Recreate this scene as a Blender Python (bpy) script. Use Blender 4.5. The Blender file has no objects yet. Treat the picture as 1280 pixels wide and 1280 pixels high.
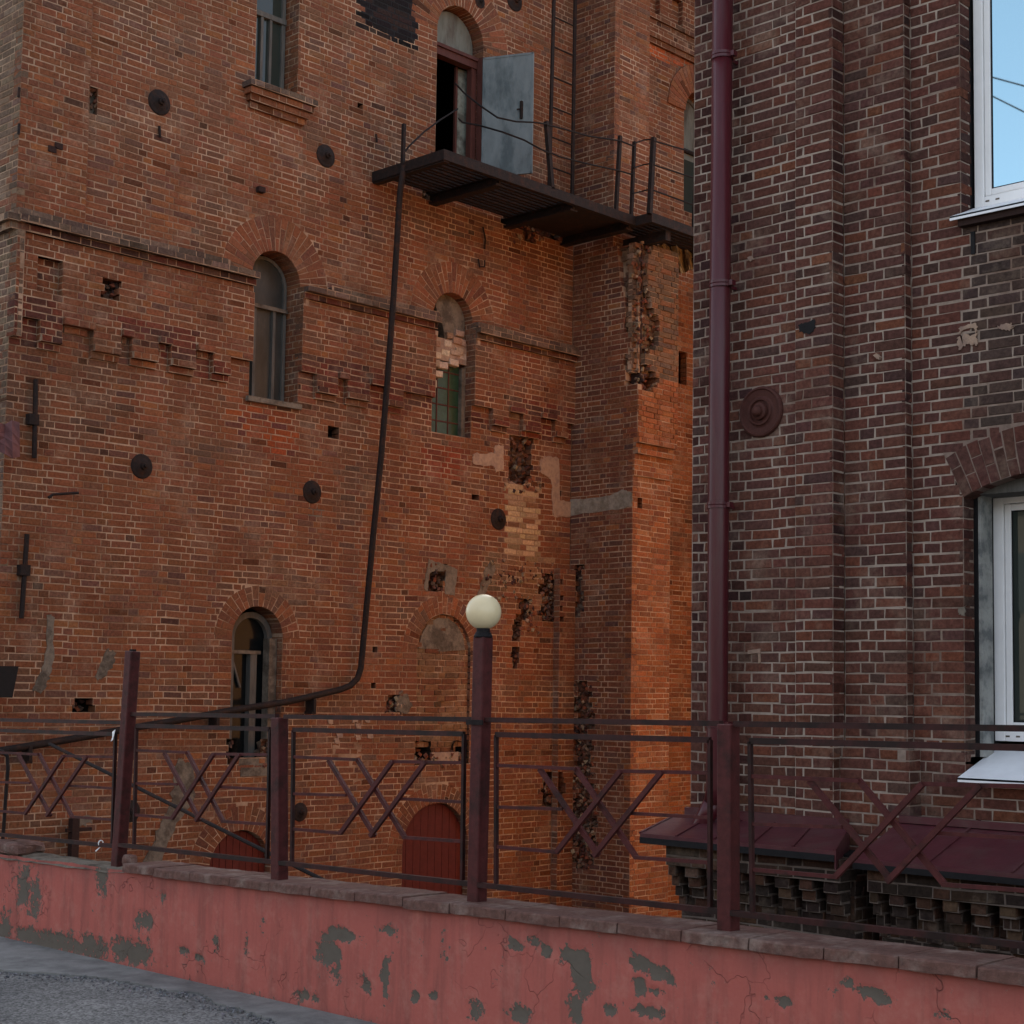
import bpy, bmesh, math, random
import numpy as np
from mathutils import Vector, Matrix

random.seed(7)
RNG = np.random.default_rng(7)
sc = bpy.context.scene
COL = sc.collection

# ------------------------------------------------------------------ camera
FP, CX, CY = 2000.0, 640.0, 711.0            # focal length and principal point, in pixels of a 1280 px picture
_a, _p, _r = math.radians(46.2), math.radians(4.4), math.radians(0.8)
FW = np.array([math.sin(_a) * math.cos(_p), math.cos(_a) * math.cos(_p), math.sin(_p)])
_R0 = np.array([math.cos(_a), -math.sin(_a), 0.0]); _U0 = np.cross(_R0, FW)
RT = _R0 * math.cos(_r) + _U0 * math.sin(_r)
UP = _U0 * math.cos(_r) - _R0 * math.sin(_r)
EYE = np.array([0.0, 0.0, 1.75])
cd = bpy.data.cameras.new("camera"); cam = bpy.data.objects.new("camera", cd); COL.objects.link(cam)
cd.sensor_width = 36.0; cd.lens = FP / 1280 * 36.0; cd.shift_y = (CY - 640.0) / 1280.0
cd.clip_start = 0.05; cd.clip_end = 2000.0
m = Matrix.Identity(4)
for i in range(3):
    m[i][0], m[i][1], m[i][2], m[i][3] = RT[i], UP[i], -FW[i], EYE[i]
cam.matrix_world = m
sc.camera = cam

# ------------------------------------------------------------------ light
SUN_AZ, SUN_EL = math.radians(34), math.radians(31)      # azimuth counted from +X towards +Y
w = bpy.data.worlds.new("World"); sc.world = w; w.use_nodes = True
wn, wl = w.node_tree.nodes, w.node_tree.links
bg = wn["Background"]
sky = wn.new("ShaderNodeTexSky"); sky.sky_type = 'NISHITA'; sky.sun_disc = False
sky.sun_elevation = SUN_EL; sky.sun_rotation = math.pi / 2 - SUN_AZ
sky.air_density = 1.0; sky.dust_density = 2.0; sky.ozone_density = 1.0
hs = wn.new("ShaderNodeHueSaturation"); hs.inputs["Saturation"].default_value = .50; wl.new(sky.outputs[0], hs.inputs["Color"]); wl.new(hs.outputs[0], bg.inputs[0]); bg.inputs[1].default_value = 0.15
sl = bpy.data.lights.new("sun", 'SUN'); sl.energy = 4.0; sl.angle = math.radians(0.5); sl.color = (1.0, 0.90, 0.76)
so = bpy.data.objects.new("sun", sl); COL.objects.link(so)
sd = Vector((math.cos(SUN_AZ) * math.cos(SUN_EL), math.sin(SUN_AZ) * math.cos(SUN_EL), math.sin(SUN_EL)))
so.rotation_euler = sd.to_track_quat('Z', 'Y').to_euler(); so.location = (60, 40, 40)
sc.view_settings.view_transform = 'Standard'; sc.view_settings.look = 'None'
sc.view_settings.gamma = 1.0; sc.view_settings.use_curve_mapping = False
sc.view_settings.exposure = 1.24
sc.cycles.use_denoising = True
sc.cycles.max_bounces = 8

# ------------------------------------------------------------------ pixel -> place
def ray(x, y): return FW * FP + (x - CX) * RT - (y - CY) * UP
def onX(x, y, X): d = ray(x, y); return EYE + d * (X / d[0])
def onY(x, y, Y): d = ray(x, y); return EYE + d * (Y / d[1])
def onZ(x, y, Z): d = ray(x, y); return EYE + d * ((Z - EYE[2]) / d[2])
def project(P):
    v = np.asarray(P) - EYE; f = v @ FW
    return CX + FP * (v @ RT) / f, CY - FP * (v @ UP) / f

MAIN_Y, RIGHT_X, FENCE_X = 16.3, 10.4, 5.6

# ------------------------------------------------------------------ noise
_T = RNG.random((256, 256))
def vnoise(x, y):
    x = np.asarray(x, float); y = np.asarray(y, float)
    xi, yi = np.floor(x).astype(int), np.floor(y).astype(int)
    fx, fy = x - xi, y - yi; fx = fx * fx * (3 - 2 * fx); fy = fy * fy * (3 - 2 * fy)
    g = lambda a, b: _T[a % 256, b % 256]
    return (g(xi, yi) * (1 - fx) + g(xi + 1, yi) * fx) * (1 - fy) + (g(xi, yi + 1) * (1 - fx) + g(xi + 1, yi + 1) * fx) * fy
def fbm(x, y, o=3):
    s, a, t = 0, 1, 0
    for k in range(o): s = s + a * vnoise(x * 2**k + 17 * k, y * 2**k + 31 * k); t += a; a *= .5
    return s / t

# ------------------------------------------------------------------ materials
def mat(name, col, rough=.7, metal=0.0, spec=.2, noise=0.0, nscale=20.0, bump=0.0, bscale=60.0, attr=None, col2=None, c2f=1.0, m2scale=3.0, m2lo=.45, m2hi=.6, bdist=.01, stretch=None):
    """noise: brightness variation; col2: second colour mixed by large noise; bump: fine relief"""
    M = bpy.data.materials.new(name); M.use_nodes = True
    N, L = M.node_tree.nodes, M.node_tree.links
    b = N["Principled BSDF"]
    b.inputs["Roughness"].default_value = rough; b.inputs["Metallic"].default_value = metal
    b.inputs["Specular IOR Level"].default_value = spec
    geo = N.new("ShaderNodeNewGeometry"); pos = geo.outputs["Position"]
    if stretch:
        vm = N.new("ShaderNodeVectorMath"); vm.operation = 'MULTIPLY'; vm.inputs[1].default_value = stretch
        L.new(pos, vm.inputs[0]); pos = vm.outputs[0]
    if attr:
        at = N.new("ShaderNodeAttribute"); at.attribute_name = attr
        oi = N.new("ShaderNodeObjectInfo")
        mx = N.new("ShaderNodeMix"); mx.data_type = 'RGBA'; mx.blend_type = 'MULTIPLY'; mx.inputs[0].default_value = 1
        L.new(at.outputs["Color"], mx.inputs[6]); L.new(oi.outputs["Color"], mx.inputs[7]); c = mx.outputs[2]
    else:
        rgb = N.new("ShaderNodeRGB"); rgb.outputs[0].default_value = (*col, 1); c = rgb.outputs[0]
    def ntex(s, d=4, r=.6):
        t = N.new("ShaderNodeTexNoise"); t.inputs["Scale"].default_value = s; t.inputs["Detail"].default_value = d
        t.inputs["Roughness"].default_value = r; L.new(pos, t.inputs["Vector"]); return t.outputs["Fac"]
    if col2:
        mr = N.new("ShaderNodeMapRange"); mr.inputs["From Min"].default_value = m2lo; mr.inputs["From Max"].default_value = m2hi
        L.new(ntex(m2scale, 6, .65), mr.inputs["Value"]); mr.inputs["To Max"].default_value = c2f
        mx = N.new("ShaderNodeMix"); mx.data_type = 'RGBA'; L.new(mr.outputs[0], mx.inputs[0]); L.new(c, mx.inputs[6])
        mx.inputs[7].default_value = (*col2, 1); c = mx.outputs[2]
    if noise:
        mr = N.new("ShaderNodeMapRange"); mr.inputs["From Min"].default_value = .25; mr.inputs["From Max"].default_value = .75
        mr.inputs["To Min"].default_value = 1 - noise; mr.inputs["To Max"].default_value = 1 + noise
        L.new(ntex(nscale, 5, .65), mr.inputs["Value"])
        vm = N.new("ShaderNodeVectorMath"); vm.operation = 'SCALE'; L.new(c, vm.inputs[0]); L.new(mr.outputs[0], vm.inputs["Scale"]); c = vm.outputs[0]
    L.new(c, b.inputs["Base Color"])
    if bump:
        bn = N.new("ShaderNodeBump"); bn.inputs["Strength"].default_value = bump; bn.inputs["Distance"].default_value = bdist
        L.new(ntex(bscale, 5, .7), bn.inputs["Height"]); L.new(bn.outputs[0], b.inputs["Normal"])
    return M

MT = {}
MT['brick_dark'] = None
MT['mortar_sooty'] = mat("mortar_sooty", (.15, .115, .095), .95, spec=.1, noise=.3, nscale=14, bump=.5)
MT['brick'] = mat("brick", (1, 1, 1), .95, spec=.08, noise=.42, nscale=30, bump=.8, bscale=75, attr="Col", bdist=.008, col2=(.36, .27, .20), c2f=.32, m2scale=2.3, m2lo=.54, m2hi=.72)
MT['mortar_main'] = mat("mortar_main", (.42, .29, .20), .95, spec=.1, noise=.22, nscale=14, bump=.5, bscale=70, col2=(.21, .12, .075), m2scale=1.6, m2lo=.40, m2hi=.60)
MT['mortar_right'] = mat("mortar_right", (.37, .295, .24), .95, spec=.1, noise=.25, nscale=14, bump=.5, bscale=70, col2=(.19, .125, .095), m2scale=1.3, m2lo=.42, m2hi=.66)
MT['old_iron'] = mat("old_iron", (.022, .016, .015), .75, .2, noise=.4, nscale=30, bump=.4, bscale=60, col2=(.05, .022, .014), m2scale=9, m2lo=.5, m2hi=.7)
MT['rust_iron'] = mat("rust_iron", (.035, .018, .015), .8, .1, noise=.35, nscale=40, bump=.6, bscale=80, bdist=.004)
MT['cast_red'] = mat("cast_red", (.075, .026, .020), .65, .0, noise=.3, nscale=30, bump=.3, bscale=60)
MT['maroon'] = mat("maroon", (.080, .019, .018), .55, 0, noise=.30, nscale=25, bump=.25, bscale=70, col2=(.022, .012, .010), m2scale=7, m2lo=.50, m2hi=.72)
MT['maroon_rail'] = mat("maroon_rail", (.045, .014, .013), .5, noise=.3, nscale=25, col2=(.02, .011, .010), m2scale=6)
MT['maroon_pipe'] = mat("maroon_pipe", (.075, .010, .015), .34, 0, spec=.4, noise=.15, nscale=12, col2=(.085, .035, .032), c2f=.6, m2scale=5, m2lo=.5, m2hi=.7, stretch=(3, 3, .4))
MT['maroon_roof'] = mat("maroon_roof", (.085, .020, .026), .40, 0, spec=.35, noise=.2, nscale=7, bump=.3, bscale=6, bdist=.02, col2=(.095, .055, .05), c2f=.5, m2scale=4, m2lo=.48, m2hi=.7)
MT['stucco'] = None
MT['coping'] = mat("coping", (.15, .078, .062), .9, noise=.35, nscale=30, bump=.5, bscale=60, col2=(.25, .18, .15), m2scale=6, m2lo=.50, m2hi=.72)
MT['cement'] = mat("cement", (.18, .15, .118), .95, noise=.3, nscale=18, bump=.8, bscale=50, col2=(.09, .072, .056), m2scale=5)
MT['pale_plaster'] = mat("pale_plaster", (.36, .25, .18), .95, noise=.25, nscale=18, bump=.7, bscale=40, col2=(.28, .19, .15), m2scale=5)
MT['pvc'] = mat("pvc", (.90, .90, .89), .35, noise=.05, nscale=6)
MT['grey_plaster'] = mat("grey_plaster", (.27, .235, .19), .95, noise=.3, nscale=18, bump=.8, bscale=50, col2=(.18, .15, .115), m2scale=5)
MT['zinc'] = mat("zinc", (.86, .88, .90), .38, .0, noise=.08, nscale=6)
MT['grey_door'] = mat("grey_door", (.155, .185, .195), .55, .0, noise=.22, nscale=5, col2=(.085, .11, .12), m2scale=3.5, bump=.35, bscale=14, stretch=(1, 1, .45))
MT['pale_door'] = mat("pale_door", (.19, .21, .18), .8, noise=.35, nscale=9, col2=(.09, .09, .075), m2scale=5)
MT['grey_board'] = mat("grey_board", (.17, .18, .155), .8, noise=.3, nscale=5, col2=(.10, .09, .075), m2scale=4, stretch=(1, 1, .25))
MT['old_wood'] = mat("old_wood", (.12, .115, .105), .85, noise=.35, nscale=25, bump=.4, stretch=(1, 1, .15))
MT['brown_wood'] = mat("brown_wood", (.085, .030, .024), .7, noise=.3, nscale=20, bump=.3, stretch=(1, 1, .2))
MT['red_board'] = mat("red_board", (.095, .014, .011), .6, noise=.2, nscale=12, bump=.2)
MT['black_tar'] = mat("black_tar", (.012, .011, .012), .7, noise=.3, bump=.4)
MT['rope'] = mat("rope", (.015, .012, .012), .8)
MT['dark_room'] = mat("dark_room", (.02, .018, .016), .95)
MT['plain_wall'] = mat("plain_wall", (.18, .07, .04), .9, noise=.3, nscale=3, bump=.4, bscale=12)
MT['bounce_wall'] = mat("bounce_wall", (.52, .24, .085), .9, noise=.2, nscale=3)  # unseen end wall, colour brightened to bounce orange light onto the mill
MT['globe'] = mat("globe", (.84, .70, .43), .25, spec=.5, noise=.06, nscale=9)
MT['courtyard'] = mat("courtyard", (.16, .13, .10), .95, noise=.3, nscale=4, bump=.6, bscale=18)
MT['debris'] = mat("debris", (.33, .24, .12), .7, noise=.4, nscale=14, col2=(.08, .055, .035), m2scale=8)
MT['dusty_glass'] = mat("dusty_glass", (.050, .054, .052), .35, spec=.35, noise=.5, nscale=4, col2=(.085, .080, .066), m2scale=4, m2lo=.5, m2hi=.72, stretch=(1, 1, .35))
MT['clear_glass'] = mat("clear_glass", (.010, .012, .013), .12, spec=.25)
MT['green_glass'] = mat("green_glass", (.022, .060, .036), .3, spec=.35, noise=.4, nscale=9, bump=.5, bscale=14)

def mirror_glass(name, tint, refl, rough=.015, gt=(.9, .95, 1, 1)):
    M = bpy.data.materials.new(name); M.use_nodes = True
    N, L = M.node_tree.nodes, M.node_tree.links; out = N["Material Output"]
    b = N["Principled BSDF"]; b.inputs["Specular IOR Level"].default_value = 0; b.inputs["Base Color"].default_value = (*tint, 1); b.inputs["Roughness"].default_value = .2
    g = N.new("ShaderNodeBsdfGlossy"); g.inputs["Roughness"].default_value = rough; g.inputs["Color"].default_value = gt
    lw = N.new("ShaderNodeFresnel"); lw.inputs["IOR"].default_value = refl
    mx = N.new("ShaderNodeMixShader"); L.new(lw.outputs[0], mx.inputs[0]); L.new(b.outputs[0], mx.inputs[1]); L.new(g.outputs[0], mx.inputs[2])
    L.new(mx.outputs[0], out.inputs["Surface"]); return M
MT['coated_glass'] = mirror_glass("coated_glass", (.02, .03, .03), 11, gt=(.56, .86, 1, 1))
MT['plain_glass'] = mirror_glass("plain_glass", (.035, .045, .04), 1.55)

# ------------------------------------------------------------------ objects
def mesh_obj(name, V, Fc, M, parent=None, cols=None, smooth=False, mi=None):
    me = bpy.data.meshes.new(name)
    me.from_pydata([tuple(map(float, v)) for v in V] if not isinstance(V, np.ndarray) else V.tolist(), [], Fc if isinstance(Fc, list) else Fc.tolist())
    for q in (M if isinstance(M, (list, tuple)) else [M]): me.materials.append(q)
    if cols is not None:
        a = me.color_attributes.new("Col", 'FLOAT_COLOR', 'POINT')
        c = np.ones((len(V), 4), np.float32); c[:, :3] = cols; a.data.foreach_set("color", c.ravel())
    if mi is not None: me.polygons.foreach_set("material_index", mi)
    if smooth: me.polygons.foreach_set("use_smooth", [True] * len(me.polygons))
    me.update()
    o = bpy.data.objects.new(name, me); COL.objects.link(o)
    if parent is not None: o.parent = parent
    return o
def thing(name, label, cat, loc=(0, 0, 0), group=None):
    o = bpy.data.objects.new(name, None); COL.objects.link(o); o.empty_display_size = .2
    o.location = (0, 0, 0); o['label'] = label; o['category'] = cat
    if group: o['group'] = group
    return o
def tag(o, label=None, cat=None, kind=None, group=None):
    if label: o['label'] = label
    if cat: o['category'] = cat
    if kind: o['kind'] = kind
    if group: o['group'] = group
    return o

class MB:
    """collects simple solids"""
    def __init__(s): s.V = []; s.F = []
    def add(s, V, F):
        n = len(s.V); s.V += [tuple(map(float, v)) for v in V]; s.F += [tuple(i + n for i in f) for f in F]; return s
    def box(s, c, ax, half):
        c = np.array(c, float); ax = [np.array(a, float) for a in ax]
        V = [c + ax[0] * half[0] * i + ax[1] * half[1] * j + ax[2] * half[2] * k for i in (-1, 1) for j in (-1, 1) for k in (-1, 1)]
        return s.add(V, [(0, 1, 3, 2), (4, 6, 7, 5), (0, 4, 5, 1), (2, 3, 7, 6), (0, 2, 6, 4), (1, 5, 7, 3)])
    def abox(s, lo, hi):
        lo, hi = np.array(lo, float), np.array(hi, float)
        return s.box((lo + hi) / 2, np.eye(3), np.abs(hi - lo) / 2)
    def bar(s, a, b, w, h=None, up=(0, 0, 1)):
        a, b = np.array(a, float), np.array(b, float); d = b - a; l = np.linalg.norm(d); d = d / l
        u = np.array(up, float)
        if abs(d @ u) > .95: u = np.array((1., 0, 0))
        sx = np.cross(d, u); sx /= np.linalg.norm(sx); u = np.cross(sx, d)
        return s.box((a + b) / 2, (d, sx, u), (l / 2, w / 2, (h or w) / 2))
    def tube(s, pts, r, n=10, cap=True):
        pts = [np.array(p, float) for p in pts]; rr = r if hasattr(r, '__len__') else [r] * len(pts)
        V = []; F = []; ref = None
        for i, p in enumerate(pts):
            d = pts[min(i + 1, len(pts) - 1)] - pts[max(i - 1, 0)]; d /= np.linalg.norm(d)
            if ref is None: ref = np.array((0, 0, 1.)) if abs(d[2]) < .9 else np.array((1., 0, 0))
            x = np.cross(d, ref); x /= np.linalg.norm(x); y = np.cross(x, d); ref = y
            for k in range(n):
                t = 2 * math.pi * k / n; V.append(p + (x * math.cos(t) + y * math.sin(t)) * rr[i])
        for i in range(len(pts) - 1):
            for k in range(n):
                k2 = (k + 1) % n; F.append((i * n + k, i * n + k2, (i + 1) * n + k2, (i + 1) * n + k))
        if cap: F.append(tuple(range(n - 1, -1, -1))); F.append(tuple((len(pts) - 1) * n + k for k in range(n)))
        return s.add(V, F)
    def lathe(s, c, axis, prof, n=28, ref=(0, 0, 1)):
        """prof: list of (radius, height along axis)"""
        c = np.array(c, float); ax = np.array(axis, float); ax /= np.linalg.norm(ax)
        r0 = np.array(ref, float)
        if abs(ax @ r0) > .9: r0 = np.array((1., 0, 0))
        x = np.cross(ax, r0); x /= np.linalg.norm(x); y = np.cross(ax, x)
        V = []; F = []
        for r, h in prof:
            for k in range(n):
                t = 2 * math.pi * k / n; V.append(c + ax * h + (x * math.cos(t) + y * math.sin(t)) * r)
        for i in range(len(prof) - 1):
            for k in range(n):
                k2 = (k + 1) % n; F.append((i * n + k, i * n + k2, (i + 1) * n + k2, (i + 1) * n + k))
        F.append(tuple(range(n))); F.append(tuple((len(prof) - 1) * n + k for k in range(n - 1, -1, -1)))
        return s.add(V, F)
    def prism(s, poly, off):
        poly = [np.array(p, float) for p in poly]; off = np.array(off, float); n = len(poly)
        V = poly + [p + off for p in poly]
        return s.add(V, [tuple(range(n))[::-1], tuple(range(n, 2 * n))] + [(i, (i + 1) % n, n + (i + 1) % n, n + i) for i in range(n)])
    def build(s, name, M, parent=None, smooth=False, **kw):
        o = mesh_obj(name, s.V, s.F, M, parent, smooth=smooth, **kw)
        b = bmesh.new(); b.from_mesh(o.data); bmesh.ops.recalc_face_normals(b, faces=b.faces); b.to_mesh(o.data); b.free()
        return o

# ------------------------------------------------------------------ brickwork
H = 0.0805          # course height
JT = 0.0110         # joint
class Face:
    """a vertical wall plane: point = O + u*U + d*N + z*Z"""
    def __init__(s, O, U, N):
        s.O = np.array(O, float); s.U = np.array(U, float); s.N = np.array(N, float); s.Z = np.array((0, 0, 1.))
        s.flip = np.dot(np.cross(s.U, s.Z), s.N) < 0
    def P(s, u, z, d=0.0): return s.O + s.U * u + s.N * d + s.Z * z
def face_y(y): return Face((0, y, 0), (1, 0, 0), (0, -1, 0))      # faces the camera side (-Y); u = x
def face_x(x): return Face((x, 0, 0), (0, 1, 0), (-1, 0, 0))      # faces -X; u = y
def face_back(y): return Face((0, y, 0), (1, 0, 0), (0, -1, 0))

PAL_MAIN = [((.205, .077, .039), 5), ((.190, .074, .040), 5), ((.168, .069, .041), 3), ((.150, .072, .050), 1.2), ((.235, .091, .040), 1.0), ((.120, .061, .045), .3)]
PAL_RIGHT = [((.120, .048, .035), 5), ((.108, .046, .035), 5), ((.095, .044, .036), 4), ((.078, .043, .036), 1.0), ((.138, .050, .032), 1.4), ((.16, .062, .034), .15)]
PAL_ORANGE = [((.27, .098, .042), 4), ((.23, .084, .038), 3), ((.19, .074, .038), 2), ((.30, .13, .065), 1)]  # warm bounced glow put into the brick colour around the buttress
PAL_GREY = [((.120, .080, .060), 3), ((.095, .065, .052), 3), ((.15, .10, .075), 1)]
PAL_PALE = [((.42, .30, .18), 3), ((.33, .23, .14), 2), ((.24, .15, .09), 1.4), ((.20, .09, .05), .7)]
PAL_BLACK = [((.018, .015, .016), 5), ((.035, .022, .02), 2)]
PAL_DARK = [((.085, .04, .034), 3), ((.06, .034, .03), 3), ((.12, .05, .036), 2)]
def pick(pal):
    t = random.random() * sum(p[1] for p in pal)
    for c, wt in pal:
        t -= wt
        if t <= 0: break
    k = random.uniform(.89, 1.11)
    return np.array(c) * k * np.array([random.uniform(.95, 1.05) for _ in range(3)])

class Wall:
    def __init__(s, pal, tint=None):
        s.items = []      # (face, 4 corners (u,z), d, back, colour, whole)
        s.mort = []       # (face, ua, ub, za, zb, d)
        s.pal, s.tint = pal, tint
    def quad(s, face, c4, d, back, col, whole=None): s.items.append((face, c4, d, back, col, whole))
    def lay(s, face, u0, u1, z0, z1, holes=(), zones=(), pal=None, back=.09, rough=.0018, shift=0.0, mortar=True, z_anchor=0.0, fine=False, palzones=(), md=.0045):
        k0, k1 = math.floor((z0 - z_anchor) / H), math.ceil((z1 - z_anchor) / H)
        for k in range(k0, k1):
            za, zb = max(z0, z_anchor + k * H), min(z1, z_anchor + (k + 1) * H)
            if zb - za < .018: continue
            zm = (za + zb) / 2
            a = u0(zm) if callable(u0) else u0; b = u1(zm) if callable(u1) else u1
            def cut(segs, ex):
                for (ea, eb) in ex:
                    n = []
                    for (p, q, dd) in segs:
                        if eb <= p or ea >= q: n.append((p, q, dd)); continue
                        if ea > p + .004: n.append((p, ea, dd))
                        if eb < q - .004: n.append((eb, q, dd))
                    segs = n
                return segs
            segs = [(a, b, 0.0)]
            for (p0, p1, q0, q1, dd) in zones:
                if q0 <= zm < q1:
                    n = []
                    for (p, q, e) in segs:
                        if p1 <= p or p0 >= q: n.append((p, q, e)); continue
                        if p0 > p: n.append((p, p0, e))
                        n.append((max(p, p0), min(q, p1), dd))
                        if p1 < q: n.append((p1, q, e))
                    segs = n
            if mortar:
                ms = cut(segs, [e for h in holes for e in h(za, zb, 'm')])
                for (p, q, e) in ms: s.mort.append((face, p, q, za, zb, e - md))
                for (p, q, e), (p2, q2, e2) in zip(segs[:-1], segs[1:]):
                    if abs(e - e2) > .004:
                        s.mort.append((face, 'side', q, za, zb, e - md, e2 - md))
                        if abs(e - e2) > .03:
                            f2 = Face(face.P(q, 0, 0), face.N, face.U * (1 if e > e2 else -1)); lo_, hi_ = sorted((e, e2))
                            cc = pick(pal or s.pal); cc = s.tint(face, q, zm, cc) if s.tint is not None else cc
                            s.quad(f2, ((lo_ - .002, za + JT / 2), (hi_ - .003, za + JT / 2), (hi_ - .003, zb - JT / 2), (lo_ - .002, zb - JT / 2)), .004, .01, cc)
                for (p, q, e) in ((segs[0],) if segs else ()): s.mort.append((face, 'side', p + .004, za, zb, e - md, -.1))
            bs = cut(segs, [e for h in holes for e in h(za, zb, 'b')])
            zj = random.uniform(-.0015, .0015)
            for (p, q, e) in bs:
                u = p; start = (k % 2)
                # a bond of mixed stretchers and headers on a common raster
                raster = .131
                n0 = math.floor((p - shift) / raster)
                u = p
                idx = n0 + (0 if k % 2 else 0)
                while u < q - .012:
                    ph = (idx + (k * 3 // 2)) % 3
                    ln = 2 if ph != 2 else 1
                    if ph == 1: ln = 1 if u > p else 1      # landed mid-stretcher
                    e2 = shift + (idx + ln) * raster
                    if k % 2: e2 += .0655 * .9
                    e2 += random.uniform(-.006, .006)
                    idx += ln
                    if e2 - u < .05: continue
                    if q - e2 < .05: e2 = q
                    ub = min(e2, q)
                    ja = 0.003 if u == p else JT / 2; jb = .003 if ub >= q - 1e-6 else JT / 2
                    um = (u + ub) / 2
                    pl = pal or s.pal
                    for (pf, pp) in palzones:
                        if pf(um, zm): pl = pp
                    col = pick(pl)
                    if s.tint is not None: col = s.tint(face, um, zm, col)
                    dz = random.uniform(-.0025, .0025); dd = e + random.uniform(-rough, rough)
                    x0, x1 = u + ja, ub - jb; y0, y1 = za + JT / 2 + zj + random.uniform(-.001, .001), zb - JT / 2 + zj + random.uniform(-.001, .001)
                    if x1 - x0 > .02:
                        s.quad(face, ((x0, y0), (x1, y0), (x1, y1), (x0, y1)), dd, back, col, (x0, x1, y0, y1))
                    u = ub
    def ring(s, face, uc, zc, ri, ro, a0=0.0, a1=math.pi, pal=None, d=.003, depth=.3, bw=.078, mort_d=None, splits=True, fan=None, jk=.42):
        rm = ri + (ro - ri) * .35
        n = max(3, round((a1 - a0) * rm / bw)); da = (a1 - a0) / n
        bd = d - .004 if mort_d is None else mort_d
        rx_ = .06 if d < .01 else -.004
        V = []
        for i in range(n):
            t0, t1 = a0 + i * da, a0 + (i + 1) * da
            cuts = [ri, ro]
            if splits and ro - ri > .2:
                f = .36 if i % 2 else .66
                cuts = [ri, ri + (ro - ri) * (f + random.uniform(-.03, .03)), ro + random.uniform(-.012, .006)]
            for j in range(len(cuts) - 1):
                ra, rb = cuts[j] + (JT * .45 if j else 0), cuts[j + 1]
                g0a, g0b = JT * jk / ra, JT * jk / rb
                pt = lambda r, t: (uc + r * math.cos(t), zc + r * math.sin(t))
                c4 = (pt(ra, t1 - g0a), pt(ra, t0 + g0a), pt(rb, t0 + g0b), pt(rb, t1 - g0b))
                col = pick(pal or s.pal)
                if s.tint is not None: col = s.tint(face, c4[0][0], c4[0][1], col)
                s.quad(face, c4[::-1] if False else (c4[1], c4[2], c4[3], c4[0]), d + random.uniform(-.002, .002), depth if j == 0 else .09, col)
            # mortar sector
            pt = lambda r, t: (uc + r * math.cos(t), zc + r * math.sin(t))
            s.mort.append((face, 'poly', [pt(ri + .004, t0), pt(ro + rx_, t0), pt(ro + rx_, t1), pt(ri + .004, t1)], bd, depth))
    def build_mortar(s, name, M, parent):
        V, F = [], []
        for q in s.mort:
            n = len(V)
            if q[1] == 'poly':
                f, _, pl, d, dep = q
                V += [f.P(u, z, d) for u, z in pl]; F.append((n, n + 1, n + 2, n + 3))
                n = len(V); V += [f.P(pl[0][0], pl[0][1], d), f.P(pl[3][0], pl[3][1], d), f.P(pl[3][0], pl[3][1], -dep), f.P(pl[0][0], pl[0][1], -dep)]
                F.append((n, n + 1, n + 2, n + 3))
            elif q[1] == 'side':
                f, _, u_, za, zb, d, d2 = q
                V += [f.P(u_, za, d), f.P(u_, za, d2), f.P(u_, zb, d2), f.P(u_, zb, d)]; F.append((n, n + 1, n + 2, n + 3))
            else:
                f, p, q1, za, zb, d = q
                V += [f.P(p, za, d), f.P(q1, za, d), f.P(q1, zb, d), f.P(p, zb, d)]; F.append((n, n + 1, n + 2, n + 3))
        return mesh_obj(name, V, F, M, parent)

WOB = True
def brick_batch(items, ins=.006, jit=.0030):
    """items -> vertex, face, colour arrays; chamfered, slightly uneven bricks"""
    n = len(items)
    V = np.zeros((n, 12, 3)); Cc = np.zeros((n, 12, 3)); flips = np.zeros(n, bool)
    if WOB is not None and n > 50:
        AA = np.array([it[1] for it in items]); ph = np.array([it[0].O.sum() for it in items])[:, None]
        WZ = (vnoise(AA[:, :, 0] * 1.1 + ph * 0, AA[:, :, 1] * 2.2 + 7) - .5) * .026 + (vnoise(AA[:, :, 0] * 5, AA[:, :, 1] * 6 + 3) - .5) * .009
        WU = (vnoise(AA[:, :, 0] * 4 + 50, AA[:, :, 1] * 9 + 20) - .5) * .010
    else: WZ = np.zeros((n, 4)); WU = WZ
    J = RNG.uniform(-jit, jit, (n, 4, 2)); JD = RNG.uniform(-.0018, .0018, (n, 4))
    for i, (f, c4, d, back, col, _) in enumerate(items):
        c = np.array(c4)
        if WOB is not None: c[:, 1] += WZ[i]; c[:, 0] += WU[i]
        m_ = c.mean(0); v = c - m_
        L = np.abs(v).max(0) + 1e-6
        e = min(ins, L.min() * .45)
        c = c + J[i]
        inn = m_ + (c - m_) * (1 - e / L)
        for k in range(4):
            V[i, k] = f.P(inn[k, 0], inn[k, 1], d + JD[i, k]); V[i, 4 + k] = f.P(c[k, 0], c[k, 1], d - e * .9)
            V[i, 8 + k] = f.P(c[k, 0], c[k, 1], d - back)
        Cc[i] = col
        flips[i] = f.flip
    base = [[0, 1, 2, 3]] + [[4 + k, 4 + (k + 1) % 4, (k + 1) % 4, k] for k in range(4)] + [[8 + k, 8 + (k + 1) % 4, 4 + (k + 1) % 4, 4 + k] for k in range(4)]
    base = np.array(base); bf = base[:, ::-1]
    F = np.where(flips[:, None, None], bf[None], base[None]) + (np.arange(n) * 12)[:, None, None]
    return V.reshape(-1, 3), F.reshape(-1, 4), Cc.reshape(-1, 3)

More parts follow.
